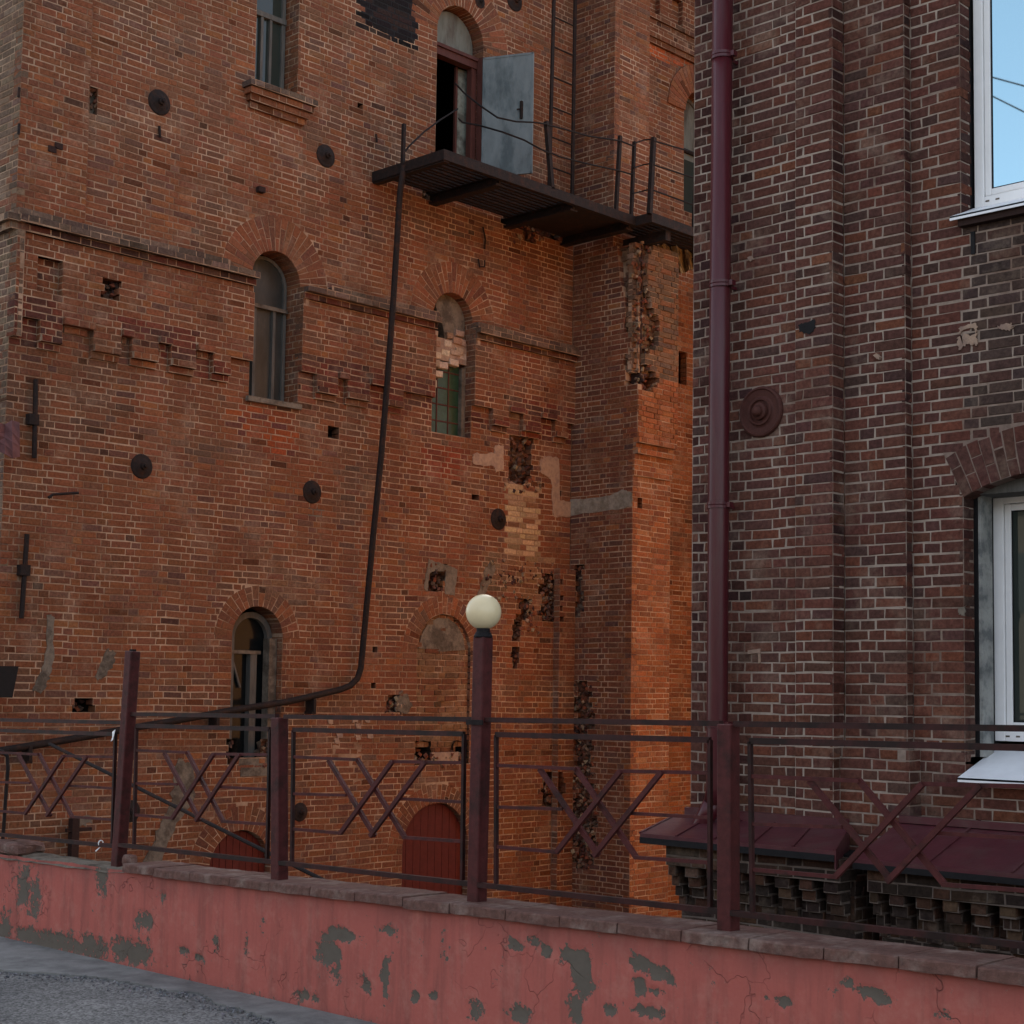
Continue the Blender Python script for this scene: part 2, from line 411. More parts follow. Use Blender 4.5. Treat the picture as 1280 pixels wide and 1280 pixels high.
_protos = {}
def brick_mesh(kind, v):
    if (kind, v) in _protos: return _protos[(kind, v)]
    L = .2505 if kind == 's' else .1195; h = H - JT
    f = Face((0, 0, 0), (1, 0, 0), (0, -1, 0))
    it = [(f, ((-L / 2, -h / 2), (L / 2, -h / 2), (L / 2, h / 2), (-L / 2, h / 2)), 0., .09, (1, 1, 1), None)]
    V, F, C = brick_batch(it, ins=random.uniform(.005, .008), jit=.0035)
    me = bpy.data.meshes.new("brick"); me.from_pydata(V.tolist(), [], F.tolist()); me.materials.append(MT['brick'])
    a = me.color_attributes.new("Col", 'FLOAT_COLOR', 'POINT'); a.data.foreach_set("color", np.ones(len(V) * 4, np.float32))
    me.update(); _protos[(kind, v)] = (me, L, h); return _protos[(kind, v)]

def build_bricks(wall, parent, limit=298, okay=None):
    cand = []
    for i, it in enumerate(wall.items):
        f, c4, d, back, col, wh = it
        if wh is None: continue
        L, h = wh[1] - wh[0], wh[3] - wh[2]
        if h < .05: continue
        kind = 's' if abs(L - .2505) < .035 else ('h' if abs(L - .1195) < .022 else None)
        if kind is None: continue
        P = f.P((wh[0] + wh[1]) / 2, (wh[2] + wh[3]) / 2, d); x, y = project(P)
        if not (6 < x < 1274 and 6 < y < 1274): continue
        if okay and not okay(x, y): continue
        dep = (P - EYE) @ FW
        q0, q1 = project(f.P(wh[0], wh[2], d)), project(f.P(wh[1], wh[3], d))
        cand.append((abs(q0[0] - q1[0]) * h / dep, i, kind))
    cand.sort(reverse=True); cand = cand[:limit]; used = set()
    for _, i, kind in cand:
        f, c4, d, back, col, wh = wall.items[i]; used.add(i)
        me, L, h = brick_mesh(kind, random.randrange(7))
        o = bpy.data.objects.new("brick", me); COL.objects.link(o); o.parent = parent
        um_, zm_ = (wh[0] + wh[1]) / 2, (wh[2] + wh[3]) / 2
        wz = float((vnoise(um_ * 1.1, zm_ * 2.2 + 7) - .5) * .026 + (vnoise(um_ * 5, zm_ * 6 + 3) - .5) * .009)
        c = f.P(um_, zm_ + wz, d); sx = (wh[1] - wh[0]) / L; sz = (wh[3] - wh[2]) / h
        M = Matrix.Identity(4)
        for r in range(3):
            M[r][0] = f.U[r] * sx; M[r][1] = -f.N[r]; M[r][2] = f.Z[r] * sz; M[r][3] = c[r]
        o.matrix_world = M; o.color = (*map(float, col), 1)
    rest = [it for i, it in enumerate(wall.items) if i not in used]
    V, F, C = brick_batch(rest)
    o = mesh_obj("brickwork", V, F, MT['brick'], parent, cols=C); tag(o, kind='stuff'); return o

def lining(face, a, b, z0, z1, d, parent, pal=None, amp=.05):
    """rough broken masonry at the back of a hole"""
    nu, nz = max(3, int((b - a) / .045)), max(3, int((z1 - z0) / .045)); V = []; C = []; F = []
    pal = pal or [((.10, .05, .035), 3), ((.07, .04, .03), 3), ((.16, .12, .09), 1.5), ((.13, .05, .03), 2)]
    for i in range(nu + 1):
        for j in range(nz + 1):
            e = i in (0, nu) or j in (0, nz)
            V.append(face.P(a + (b - a) * i / nu + random.uniform(-.012, .012), z0 + (z1 - z0) * j / nz + random.uniform(-.012, .012), -.012 if e else -d + random.uniform(-amp, amp))); C.append(pick(pal))
    for i in range(nu):
        for j in range(nz): k = i * (nz + 1) + j; F.append((k, k + nz + 1, k + nz + 2, k + 1))
    return mesh_obj('cavity_lining', np.array(V), F, MT['brick'], parent, cols=np.array(C))
def rect_hole(ua, ub, za, zb):
    ua, ub = min(ua, ub), max(ua, ub)
    return lambda a, b, k: [(ua, ub)] if za <= (a + b) / 2 < zb else []
def ragged_hole(ua, ub, za, zb, amp=.05, seed=0):
    ua, ub = min(ua, ub), max(ua, ub)
    def h(a, b, k):
        zm = (a + b) / 2
        if not za <= zm < zb: return []
        i = int(zm / H) * 13 + seed
        r = random.Random(i)
        return [(ua + r.uniform(-amp, amp), ub + r.uniform(-amp, amp))]
    return h
def arch_hole(uc, hw, z0, zs, ro, full=True):
    """opening with a round arch; ro = outer radius of the brick ring"""
    def h(a, b, k):
        zm = (a + b) / 2; o = []
        if z0 <= zm < zs: o.append((uc - hw, uc + hw))
        r = ro if k == 'b' else ro - .03
        if zm >= zs and zm - zs < r:
            x = math.sqrt(r * r - (zm - zs) ** 2); o.append((uc - x, uc + x))
        return o
    return h
def fragments(name, parent, pts, size=.05, pal=PAL_DARK, n=1):
    """broken brick pieces: pts = [(P, N)]"""
    V, F, C = [], [], []
    for P in pts:
        for _ in range(n):
            c = np.array(P) + RNG.uniform(-1, 1, 3) * size * .6
            s_ = RNG.uniform(.35, 1.0, 3) * size
            A = np.linalg.qr(RNG.normal(size=(3, 3)))[0]; k = len(V)
            for i in (-1, 1):
                for j in (-1, 1):
                    for l in (-1, 1): V.append(c + A @ (np.array([i, j, l]) * s_ * RNG.uniform(.6, 1.1, 3)))
            F += [tuple(q + k for q in f) for f in [(0, 1, 3, 2), (4, 6, 7, 5), (0, 4, 5, 1), (2, 3, 7, 6), (0, 2, 6, 4), (1, 5, 7, 3)]]
            C += [pick(pal)] * 8
    o = mesh_obj(name, np.array(V), F, MT['brick'], parent, cols=np.array(C)); tag(o, kind='stuff'); return o
def patch(name, face, pts_uz, M, parent, th=.006, jag=.018, d=.002, sub=6):
    """thin slab of plaster with a ragged outline"""
    P = []
    n = len(pts_uz)
    for i in range(n):
        a, b = np.array(pts_uz[i]), np.array(pts_uz[(i + 1) % n])
        for k in range(sub):
            q = a + (b - a) * k / sub; q = q + RNG.uniform(-jag, jag, 2); P.append(q)
    V = []; m_ = len(P)
    for q in P: V.append(face.P(*q, d + th))
    for q in P: V.append(face.P(q[0], q[1], d - .012))
    F = [tuple(range(m_))] + [(i, m_ + i, m_ + (i + 1) % m_, (i + 1) % m_) for i in range(m_)]
    return mesh_obj(name, V, F, M, parent)
# ================================================================== BRICK MILL (far building)
mill = thing('brick_mill', 'tall red brick mill with arched windows, wall anchors and a patched, crumbling corner', 'building')
FM = face_y(MAIN_Y)
def mu(px, py, Y=MAIN_Y): q = onY(px, py, Y); return q[0], q[2]
XL = 8.87; XC = mu(717, 300)[0]; ZB, ZT = -2.3, 13.7
def hole_px(x0, y0, x1, y1, amp=0.0, seed=0):
    a = mu(x0, (y0 + y1) / 2)[0]; b = mu(x1, (y0 + y1) / 2)[0]; zt = mu((x0 + x1) / 2, y0)[1]; zb = mu((x0 + x1) / 2, y1)[1]
    return (a, b, zb, zt)
def tint_main(face, u, z, c):
    n = fbm(u * .55 + 3, z * .55 + 9, 3); c = c * (0.80 + .38 * n) * (.90 + .20 * vnoise(u * 2.6, z * .35 + 4))
    n2 = vnoise(u * 1.3 + 40, z * 1.7 + 5)
    if n2 > .68 and random.random() < .6: c = c * .6 + np.array((.11, .078, .055)) * .4
    if random.random() < .025: c = c * .55
    return c
M_ = Wall(PAL_MAIN, tint_main)
holes = []; zones = []
zs_str = 6.86                                   # string course level
zs_str = math.floor(zs_str / H) * H
z_up, z_lo = mu(200, 429)[1], mu(222, 464)[1]
z_up = round(z_up / H) * H; z_lo = round(z_lo / H) * H
# windows: centre, half width, sill, springing, outer ring radius
W = {}
def win(name, xl, xr, ym, ytop, ybot, ring):
    a, b = mu(xl, ym)[0], mu(xr, ym)[0]; hw = (b - a) / 2; uc = (a + b) / 2
    zt = mu((xl + xr) / 2 + 2, ytop)[1]; z0 = mu((xl + xr) / 2, ybot)[1]
    W[name] = (uc, hw, z0, zt - hw, hw + ring); holes.append(arch_hole(*W[name])); return W[name]
w1 = win('w1', 320, 373, 60, -95, 117, .44)
w2 = win('w2', 313, 374, 420, 314, 503, .46)
w3 = win('w3', 541, 590, 450, 366, 546, .45)
dr = win('door', 546, 604, 90, 9, 214, .52)
lw_ = win('lower', 289, 352, 850, 758, 948, .27)
bd_ = win('blind', 521, 588, 850, 768, 952, .27)
bs1 = win('base', 262, 338, 1078, 1038, 1180, .30)
rdo = win('reddoor', 503, 585, 1060, 1003, 1190, .27)
# proud band above the stepped frieze, its hanging blocks, the pier strip above the string course
zones.append((XL, XC, z_up, zs_str, .075))
xs = [(44, 72, 470), (111, 146, 470), (160, 193, 470), (209, 240, 470), (262, 284, 470), (392, 418, 495), (430, 458, 500), (480, 500, 505), (612, 632, 530), (650, 672, 530), (690, 705, 535)]
for a, b, y in xs: zones.append((mu(a, y)[0], mu(b, y)[0], z_lo, z_up, .075))
mm = [(mu(a, y)[0], mu(b, y)[0]) for a, b, y in xs]
for (a, b) in mm: zones.append((a, b, z_lo, z_lo + H, .035)); zones.append((a + .01, b - .01, z_lo + H, z_lo + 2 * H, .105))
for (a, b), (a2, b2) in zip(mm[:-1], mm[1:]):
    if a2 - b < .6: zones.append((b, a2, z_up, z_up + H, .12)); zones.append((b + .05, a2 - .05, z_up - H, z_up, .02))
zones.append((mu(42, 360)[0], mu(74, 360)[0], z_up + 4 * H, z_up + 9 * H, -.02))
zones.append((XL, mu(110, 100)[0], zs_str + 2 * H, ZT, .055))
zones.append((XL, mu(16, 400)[0], z_up - 3 * H, zs_str, .11))
zones.append((mu(691, 900)[0], XC, ZB, 3.6, .12))
# string course rows: grey weathered row over a row of small dark headers
zones.append((XL, XC, zs_str, zs_str + H, .100)); zones.append((XL, XC, zs_str - H, zs_str, .05)); zones.append((XL, XC, zs_str + H, zs_str + 2 * H, .18)); zones.append((XL, XC, zs_str + 2 * H, zs_str + 3 * H, .13))
M_.lay(FM, XL - .20, XL - .055, zs_str + H, zs_str + 2 * H, [], [(-99, 99, 0, 99, .15)], pal=PAL_GREY); M_.lay(FM, XL - .14, XL - .055, zs_str, zs_str + H, [], [(-99, 99, 0, 99, .085)])
# broken-out places
cav = []
def brk(x0, y0, x1, y1, amp=.04, deep=.22, frag=6, seed=0, pal=PAL_DARK):
    a, b, z0, z1 = hole_px(x0, y0, x1, y1); holes.append(ragged_hole(a, b, z0, z1, amp, seed)); cav.append((a, b, z0, z1, deep, frag, pal))
brk(637, 545, 665, 607, .04, .3, 16, 1, PAL_GREY); brk(676, 716, 694, 774, .07, .15, 14, 2)
brk(648, 746, 662, 776, .06, .12, 4, 3); brk(536, 702, 557, 740, .05, .15, 10, 4); brk(92, 874, 118, 893, .02, .3, 2, 5)
brk(124, 350, 146, 374, .03, .1, 5, 6); brk(410, 534, 424, 546, .0, .2, 0, 7); brk(519, 928, 535, 952, .02, .3, 2, 8)
brk(571, 928, 581, 950, .02, .3, 2, 9); brk(590, 617, 599, 627, 0, .15, 0, 10); brk(694, 612, 702, 622, 0, .15, 0, 11)
brk(108, 112, 122, 146, .0, .12, 4, 12); brk(641, 776, 652, 800, .03, .15, 3, 13); brk(640, 808, 648, 836, .03, .15, 3, 14)
brk(484, 868, 504, 890, .03, .12, 5, 15); brk(678, 965, 698, 1010, .04, .15, 8, 16); brk(654, 280, 672, 302, .06, .1, 6, 17)
brk(627, 262, 700, 292, .03, .22, 14, 18); brk(528, 240, 556, 250, .0, .15, 2, 19); brk(696, 288, 712, 300, .0, .15, 2, 20)
brk(284, 926, 292, 958, .02, .25, 2, 21); brk(331, 926, 343, 958, .02, .2, 4, 22); brk(466, 806, 472, 816, 0, .1, 0, 23); brk(464, 850, 470, 860, 0, .1, 0, 24)
brk(447, 128, 454, 138, 0, .1, 0, 25); brk(636, 8, 652, 0, 0, .1, 0, 26)
# areas of other brick
def pxbox(x0, y0, x1, y1):
    a, b, z0, z1 = hole_px(x0, y0, x1, y1); return lambda u, z: a <= u <= b and z0 <= z <= z1
pz = [(pxbox(633, 604, 674, 696), PAL_PALE), (pxbox(634, 700, 652, 732), PAL_PALE), (pxbox(451, -60, 523, 52), PAL_BLACK), (pxbox(290, 512, 372, 566), [((.26, .066, .026), 4), ((.21, .06, .03), 3), ((.12, .045, .035), 2)]),
      (lambda u, z: zs_str + H <= z < zs_str + 3 * H, PAL_GREY), (lambda u, z: zs_str <= z < zs_str + H, [((.10, .035, .024), 3), ((.06, .03, .024), 3), ((.14, .045, .03), 1)]),
      (pxbox(526, 560, 590, 600), [((.21, .055, .028), 3), ((.17, .05, .03), 2)]), (pxbox(596, 690, 690, 745), [((.19, .10, .055), 3), ((.16, .065, .038), 3), ((.24, .15, .09), 1)]),
      (pxbox(-10, 180, 12, 270), PAL_GREY), (lambda u, z: z_lo <= z < z_up + 3 * H and vnoise(u * 2, z * 2) > .35, [((.15, .046, .030), 4), ((.11, .042, .032), 3), ((.085, .04, .032), 1)])]
XL0 = XL - .055
zones = [((XL0 if abs(q[0] - XL) < 1e-6 else q[0]), *q[1:]) for q in zones]
M_.lay(FM, XL0, XC, ZB, ZT, holes, zones, palzones=pz, back=.16)
# left flank of the mill
FLK = face_x(XL - .055)
for fy, fz0, fz1 in ((MAIN_Y + .003, ZB, z_up - 3 * H), (MAIN_Y - .107, z_up - 3 * H, zs_str), (MAIN_Y - .10, zs_str, zs_str + 3 * H), (MAIN_Y - .052, zs_str + 3 * H, ZT)):
    M_.lay(FLK, fy, MAIN_Y + 2.2, fz0, fz1, [], [(0, 99, zs_str, zs_str + H, .075), (0, 99, zs_str + H, zs_str + 2 * H, .14)], palzones=[(lambda u, z: z > 3, [((.17, .115, .08), 3), ((.14, .09, .065), 3), ((.18, .08, .05), 1)])])
# arch rings and their reveals
def jamb(u, z0, z1, depth=.34, d0=.06):
    f = face_x(u); M_.lay(f, MAIN_Y - d0, MAIN_Y + depth, z0, z1, z_anchor=0, back=.04, palzones=[])
for nm, bw in (('w1', .075), ('w2', .075), ('w3', .075), ('door', .072), ('lower', .085), ('base', .085), ('reddoor', .08)):
    uc, hw, z0, zs, ro = W[nm]
    M_.ring(FM, uc, zs, hw, ro, pal=[((.215, .082, .043), 4), ((.18, .072, .04), 3), ((.15, .064, .04), 2)], bw=bw, d=.001, depth=.30)
    if nm in ('w2', 'w3'): jamb(uc + hw, z0, z_up, d0=0.0); jamb(uc + hw, z_up, zs, d0=.072)
    else: jamb(uc + hw, z0, zs, d0=0.0)
uc, hw, z0, zs, ro = W['blind']
M_.ring(FM, uc, zs, hw, ro, pal=PAL_MAIN, bw=.085, depth=.1, d=-.001, jk=.3)
FB = face_y(MAIN_Y + .05)
M_.lay(FB, uc - hw - .02, uc + hw + .02, z0 - .05, zs + hw + .02, [lambda a, b, k: [(uc - hw - .1, uc - math.sqrt(max(0, hw * hw - max(0, (a + b) / 2 - zs) ** 2))), (uc + math.sqrt(max(0, hw * hw - max(0, (a + b) / 2 - zs) ** 2)), uc + hw + .1)] + ([(uc - hw, uc - .22), (uc + .30, uc + hw)] if z0 <= a < z0 + .2 else [])],
       pal=[((.19, .095, .05), 3), ((.16, .065, .036), 3), ((.21, .12, .07), 1.2)], rough=.007, md=.010, back=.07)
# brick sill under the top left window
uc, hw, z0, zs, ro = W['w1']
F1 = face_y(MAIN_Y)
for k, (dz, dd, ww) in enumerate(((0, .20, .20), (1, .16, .17), (2, .11, .14), (3, .055, .10))):
    zz = z0 - dz * H; a, b = uc - hw - ww, uc + hw + ww
    M_.lay(F1, a, b, zz - H, zz, [], [(a, b, -9, 99, dd)], pal=PAL_MAIN if k else PAL_GREY, back=dd + .02, z_anchor=zz, mortar=False)
    M_.mort.append((F1, a, b, zz - H, zz, dd - .006))

# -------- corner buttress
BX = XC
YU, YM, YLw = 15.49, 14.97, 15.07
zu = mu(760, 282, YM)[1] if False else onX(795, 300, BX)[2]
zl = onX(803, 546, BX)[2]
zu = round(zu / H) * H; zl = round(zl / H) * H
xr_u = onY(812, 100, YU)[0]; xr_m = onY(848, 450, YM)[0]; xr_l = onY(838, 640, YLw)[0]
WB = Wall(PAL_MAIN, tint_main)
FBl = face_x(BX)
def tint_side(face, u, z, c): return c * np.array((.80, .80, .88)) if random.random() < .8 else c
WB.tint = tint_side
sideh = [ragged_hole(15.10, 15.02 + .1, onX(725, 770, BX)[2], onX(725, 700, BX)[2], .05, 3)]
ca, cb = onX(712, 900, BX), onX(742, 900, BX)
crz0, crz1 = onX(725, 1085, BX)[2], onX(725, 848, BX)[2]
y1_, y2_ = onX(718, 950, BX)[1], onX(738, 950, BX)[1]
sideh = [ragged_hole(y2_, y1_, onX(725, 1000, BX)[2], crz1, .09, 3), ragged_hole(onX(728, 730, BX)[1], onX(718, 730, BX)[1], onX(725, 770, BX)[2], onX(725, 706, BX)[2], .05, 4),
         ragged_hole(onX(742, 1040, BX)[1], onX(716, 1040, BX)[1], crz0, onX(725, 1000, BX)[2], .12, 5)]
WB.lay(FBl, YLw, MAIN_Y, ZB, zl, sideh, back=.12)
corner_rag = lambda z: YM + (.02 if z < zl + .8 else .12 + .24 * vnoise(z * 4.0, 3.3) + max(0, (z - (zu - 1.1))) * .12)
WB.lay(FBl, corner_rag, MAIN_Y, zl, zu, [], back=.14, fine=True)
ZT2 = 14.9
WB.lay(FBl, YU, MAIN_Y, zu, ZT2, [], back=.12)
pfront = [(lambda u, z: z < zu, PAL_ORANGE)]
FU, FMd, FL = face_y(YU), face_y(YM), face_y(YLw)
WB.tint = lambda face, u, z, c: c * (.85 + .3 * fbm(u * 2, z * 1.3))
WB.lay(FU, BX, xr_u, zu, ZT2, [], pal=PAL_MAIN, back=.12)
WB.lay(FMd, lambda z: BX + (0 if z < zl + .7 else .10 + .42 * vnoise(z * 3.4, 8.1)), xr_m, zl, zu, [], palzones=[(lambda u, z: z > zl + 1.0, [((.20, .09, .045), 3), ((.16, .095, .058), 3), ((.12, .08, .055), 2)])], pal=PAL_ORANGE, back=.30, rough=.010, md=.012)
# a crumbling inner core seen where the corner has fallen away
WB.lay(face_y(YM + .13), BX + .02, xr_m, zl + 1.0, zu, [], pal=[((.14, .09, .06), 3), ((.16, .08, .045), 3), ((.22, .16, .11), .6)], back=.12, rough=.03, md=.03)
WB.lay(face_x(BX + .10), YM + .1, YM + .6, zl + 1.0, zu, [], pal=[((.15, .08, .05), 3), ((.11, .065, .045), 3)], back=.1, rough=.03)
lz = [(BX - 1, xr_m + 1, zl - H, zl, .125), (BX - 1, xr_m + 1, zl - 2 * H, zl - H, .06), (BX - 1, xr_m + 1, zl - 3 * H, zl - 2 * H, .10), (BX - 1, xr_m + 1, zl - 7 * H, zl - 3 * H, .035)]
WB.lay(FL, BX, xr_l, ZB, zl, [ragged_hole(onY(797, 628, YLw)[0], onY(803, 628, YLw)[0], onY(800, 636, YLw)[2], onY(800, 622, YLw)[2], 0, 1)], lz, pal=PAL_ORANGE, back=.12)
# wall beyond the buttress, with the tall arched window and the recessed panels above it
WB.tint = tint_main
hww = .42; uw = onY(855, 200, MAIN_Y)[0] + hww
zt_w = onY(862, 118, MAIN_Y)[2]; z0_w = onY(862, 268, MAIN_Y)[2]
FW2 = face_y(MAIN_Y)
arch_far = (uw, hww, z0_w, zt_w - hww + .1, hww + .46)
zp = onY(840, 62, MAIN_Y)[2]
zf = [(BX, 23, zp - 3 * H, zp, -.06), (BX, 23, zp + H, zp + 3 * H, .05), (BX, 23, zp + 5 * H, zp + 6 * H, .05)]
for k in range(8): zf.append((xr_u + .35 + k * .62, xr_u + .65 + k * .62, zp + 6 * H, zp + 12 * H, -.10))
zlow = [(BX, 23, onY(855, 560, MAIN_Y)[2], onY(855, 578, MAIN_Y)[2], .06)]
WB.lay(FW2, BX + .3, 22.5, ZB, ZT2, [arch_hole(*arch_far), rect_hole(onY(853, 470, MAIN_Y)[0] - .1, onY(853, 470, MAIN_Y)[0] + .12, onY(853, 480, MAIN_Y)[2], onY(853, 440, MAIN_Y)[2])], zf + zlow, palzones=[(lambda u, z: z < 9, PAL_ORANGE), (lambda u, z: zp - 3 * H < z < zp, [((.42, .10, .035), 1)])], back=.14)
WB.ring(FW2, uw, arch_far[3], hww, arch_far[4], pal=[((.22, .085, .045), 4), ((.19, .075, .042), 3)], d=.03, bw=.075, mort_d=.02)
WB.lay(face_x(uw + hww), MAIN_Y, MAIN_Y + .3, z0_w, arch_far[3], back=.04)

if 'bricks_off' not in globals():
    M_.items += WB.items
build_bricks(M_, mill, 298, lambda x, y: y < 1060 and x < 860)
M_.build_mortar("mortar", MT['mortar_main'], mill)
WB.build_mortar("mortar", MT['mortar_main'], mill)
# window sills, cavities
fr = []
for (a, b, z0, z1, deep, nf, pal) in cav:
    a -= .06; b += .06
    y0, y1 = MAIN_Y + .02, MAIN_Y + deep
    lining(FM, a, b, z0 - .02, z1 + .02, min(deep, .13) if nf > 2 else deep, mill, amp=.05 if nf > 2 else .01, pal=None if nf > 2 else [((.02, .013, .01), 1)])
    nf = nf * 4
    for k in range(nf):
        fr.append((random.uniform(a + .04, b - .04), random.uniform(MAIN_Y + .03, y1), random.uniform(z0, z1)))
fragments('broken_bricks', mill, fr, .042, PAL_DARK + PAL_GREY + [((.24, .18, .13), 1.5), ((.17, .06, .035), 4)])
fr = []
for k in range(420):          # rubble showing in the long crack at the inner corner
    t = random.random(); z = crz0 + (crz1 - crz0) * t; yy = y1_ + (y2_ - y1_) * random.uniform(-.5, 1.5); fr.append((BX + random.uniform(.0, .08), yy, z))
for k in range(16): fr.append((BX + random.uniform(.03, .1), onX(723, 735, BX)[1] + random.uniform(-.08, .08), random.uniform(onX(725, 768, BX)[2], onX(725, 706, BX)[2])))
for k in range(260):           # crumbled upper corner of the buttress
    z = random.uniform(zl + .7, zu); fr.append((BX + .04 + abs(random.gauss(0, .24)), YM + random.uniform(.03, .20), z))
for (x0, y0, x1, y1, nn) in ((602, 700, 690, 748, 130), (640, 262, 700, 310, 60), (632, 600, 676, 616, 30), (676, 965, 700, 1005, 40), (520, 940, 584, 956, 40), (484, 866, 512, 892, 25), (655, 740, 672, 800, 30)):
    for k in range(nn):
        x = min(x1, max(x0, random.gauss((x0 + x1) / 2, (x1 - x0) / 3.5))); y = min(y1, max(y0, random.gauss((y0 + y1) / 2, (y1 - y0) / 3.5))); u, z = mu(x, y); fr.append((u, MAIN_Y + .02, z))
fragments('rubble', mill, fr, .036, PAL_DARK + [((.28, .21, .14), 3), ((.17, .11, .075), 5), ((.19, .07, .04), 4)])
lining(FBl, y2_ - .45, y1_ + .25, crz0 - .05, crz1 + .05, .07, mill, amp=.05); lining(FBl, onX(730, 735, BX)[1] - .1, onX(716, 735, BX)[1] + .1, onX(725, 772, BX)[2], onX(725, 702, BX)[2], .09, mill, amp=.04); MB().box((BX + .17, YM + .5, (zl + zu) / 2), np.eye(3), (.02, .4, (zu - zl) / 2 - .02)).build('cavity_lining', MT['rust_iron'], mill)

patch('tar_coat', FM, [mu(*p) for p in [(451, -40), (523, -40), (523, 4), (517, 10), (524, 30), (518, 52), (500, 50), (480, 40), (451, 26)]], MT['black_tar'], mill, th=.0, d=-.0028, jag=.02)
# plaster patches on the wall
def ppatch(name, pts, M, face=FM, **k): patch(name, face, [mu(*p) for p in pts], M, mill, **k)
ppatch('plaster_patch', [(591, 567), (618, 566), (618, 557), (629, 556), (630, 588), (619, 590), (617, 583), (591, 580)], MT['pale_plaster'])
ppatch('plaster_patch', [(674, 577), (682, 570), (699, 573), (700, 625), (712, 627), (716, 645), (692, 647), (689, 600), (676, 590)], MT['pale_plaster'], d=.003)
ppatch('plaster_patch', [(634, 604), (674, 604), (674, 640), (665, 660), (676, 690), (630, 696), (636, 650)], MT['pale_plaster'], th=.001, d=-.0075, jag=.03)
pp = [onX(x, y, BX) for x, y in [(700, 626), (760, 620), (778, 612), (791, 616), (790, 634), (760, 638), (702, 646)]]
patch('plaster_band', FBl, [(q[1], q[2]) for q in pp], MT['grey_plaster'], mill, jag=.012)
ppatch('plaster_patch', [(600, 735), (606, 712), (616, 700), (620, 712), (610, 735), (602, 752), (592, 752)], MT['cement'], th=.003)
ppatch('cement_smear', [(222, 948), (240, 955), (243, 1000), (216, 1036), (200, 1088), (176, 1088), (196, 1040), (213, 1000)], MT['cement'], jag=.03)
ppatch('cement_smear', [(60, 768), (69, 772), (66, 830), (62, 850), (52, 866), (41, 862), (56, 830)], MT['cement'], jag=.02, th=.003)
ppatch('cement_smear', [(134, 812), (145, 815), (140, 835), (127, 850), (118, 848)], MT['cement'], jag=.02, th=.003)
ppatch('cement_smear', [(90, 1020), (118, 1020), (112, 1030), (96, 1034)], MT['cement'], jag=.02, th=.003)
ppatch('cement_smear', [(536, 700), (560, 706), (572, 712), (568, 745), (556, 742), (557, 712), (536, 716), (534, 740), (530, 735)], MT['cement'], jag=.012, th=.003)
ppatch('cement_smear', [(495, 872), (508, 866), (515, 882), (508, 893), (494, 890)], MT['cement'], jag=.02, th=.008)
ppatch('cement_smear', [(384, 632), (404, 634), (403, 648), (386, 648)], MT['cement'], jag=.03, th=.001, d=-.004)
ppatch('cement_smear', [(415, 925), (450, 928), (462, 960), (440, 985), (420, 970)], MT['mortar_main'], jag=.04, th=.001, d=-.002)
for x, y in ((412, 902), (443, 900), (447, 908), (459, 900), (424, 920), (447, 922), (462, 920), (420, 926)):
    ppatch('plaster_crumb', [(x - 3, y - 3), (x + 3, y - 4), (x + 4, y + 3), (x - 2, y + 3)], MT['pale_plaster'], jag=.01, sub=2, d=.004)
ppatch('plaster_patch', [(115, 114), (122, 122), (121, 142), (110, 144), (109, 124)], MT['cement'], th=-.05, d=-.03)

# -------- windows of the mill
def arc_pts(uc, zs, r, a0, a1, n=16): return [(uc + r * math.cos(a0 + (a1 - a0) * i / n), zs + r * math.sin(a0 + (a1 - a0) * i / n)) for i in range(n + 1)]
def arched_frame(parent, uc, hw, z0, zs, y, wd=.06, dep=.07, M=MT['old_wood'], inset=.02):
    """outer frame following the arch"""
    r1 = hw - inset; r0 = r1 - wd
    o = [(uc + r1, z0)] + arc_pts(uc, zs, r1, 0, math.pi) + [(uc - r1, z0)]
    i_ = [(uc + r0, z0)] + arc_pts(uc, zs, r0, 0, math.pi) + [(uc - r0, z0)]
    V, F = [], []; n = len(o)
    for yy in (y, y + dep):
        V += [(a, yy, b) for a, b in o] + [(a, yy, b) for a, b in i_]
    for k in range(n - 1):
        F.append((k, k + 1, n + k + 1, n + k)); F.append((2 * n + k, 2 * n + n + k, 2 * n + n + k + 1, 2 * n + k + 1))
        F.append((n + k, n + k + 1, 3 * n + k + 1, 3 * n + k)); F.append((k, 2 * n + k, 2 * n + k + 1, k + 1))
    return mesh_obj('frame', V, F, M, parent)
def arched_pane(parent, name, uc, r, z0, zs, y, M, zcut=None):
    pts = [(uc + r, zcut if zcut else z0)] + [(a, b) for a, b in arc_pts(uc, zs, r, 0, math.pi, 20) if not zcut or b > zcut] + [(uc - r, zcut if zcut else z0)]
    return MB().prism([(a, y, b) for a, b in pts], (0, .012, 0)).build(name, M, parent)
def window_part(nm, label=None):
    o = bpy.data.objects.new('window', None); COL.objects.link(o); o.parent = mill
    if label: o['label'] = label
    return o
ax = np.eye(3)
YF = MAIN_Y + .26
# top left: sash with clear dark panes
uc, hw, z0, zs, ro = W['w1']; wo = window_part('w1', 'top left window with dark reflecting panes')
arched_frame(wo, uc, hw, z0, zs, YF, .055)
arched_pane(wo, 'pane', uc, hw - .07, z0, zs, YF + .03, MT['coated_glass'] if False else MT['plain_glass'])
ztr = mu(345, 12)[1]
MB().abox((uc - hw + .02, YF - .02, ztr - .03), (uc + hw - .02, YF + .05, ztr + .04)).build('transom', MT['old_wood'], wo)
for x in (338, 349): 
    q = mu(x, 60)[0] + .05; MB().abox((q - .02, YF - .01, z0), (q + .02, YF + .05, ztr)).build('mullion', MT['old_wood'], wo)
MB().abox((uc - hw, YF - .15, z0 - .02), (uc + hw, YF + .06, z0 + .03)).build('sill', MT['cement'], wo)
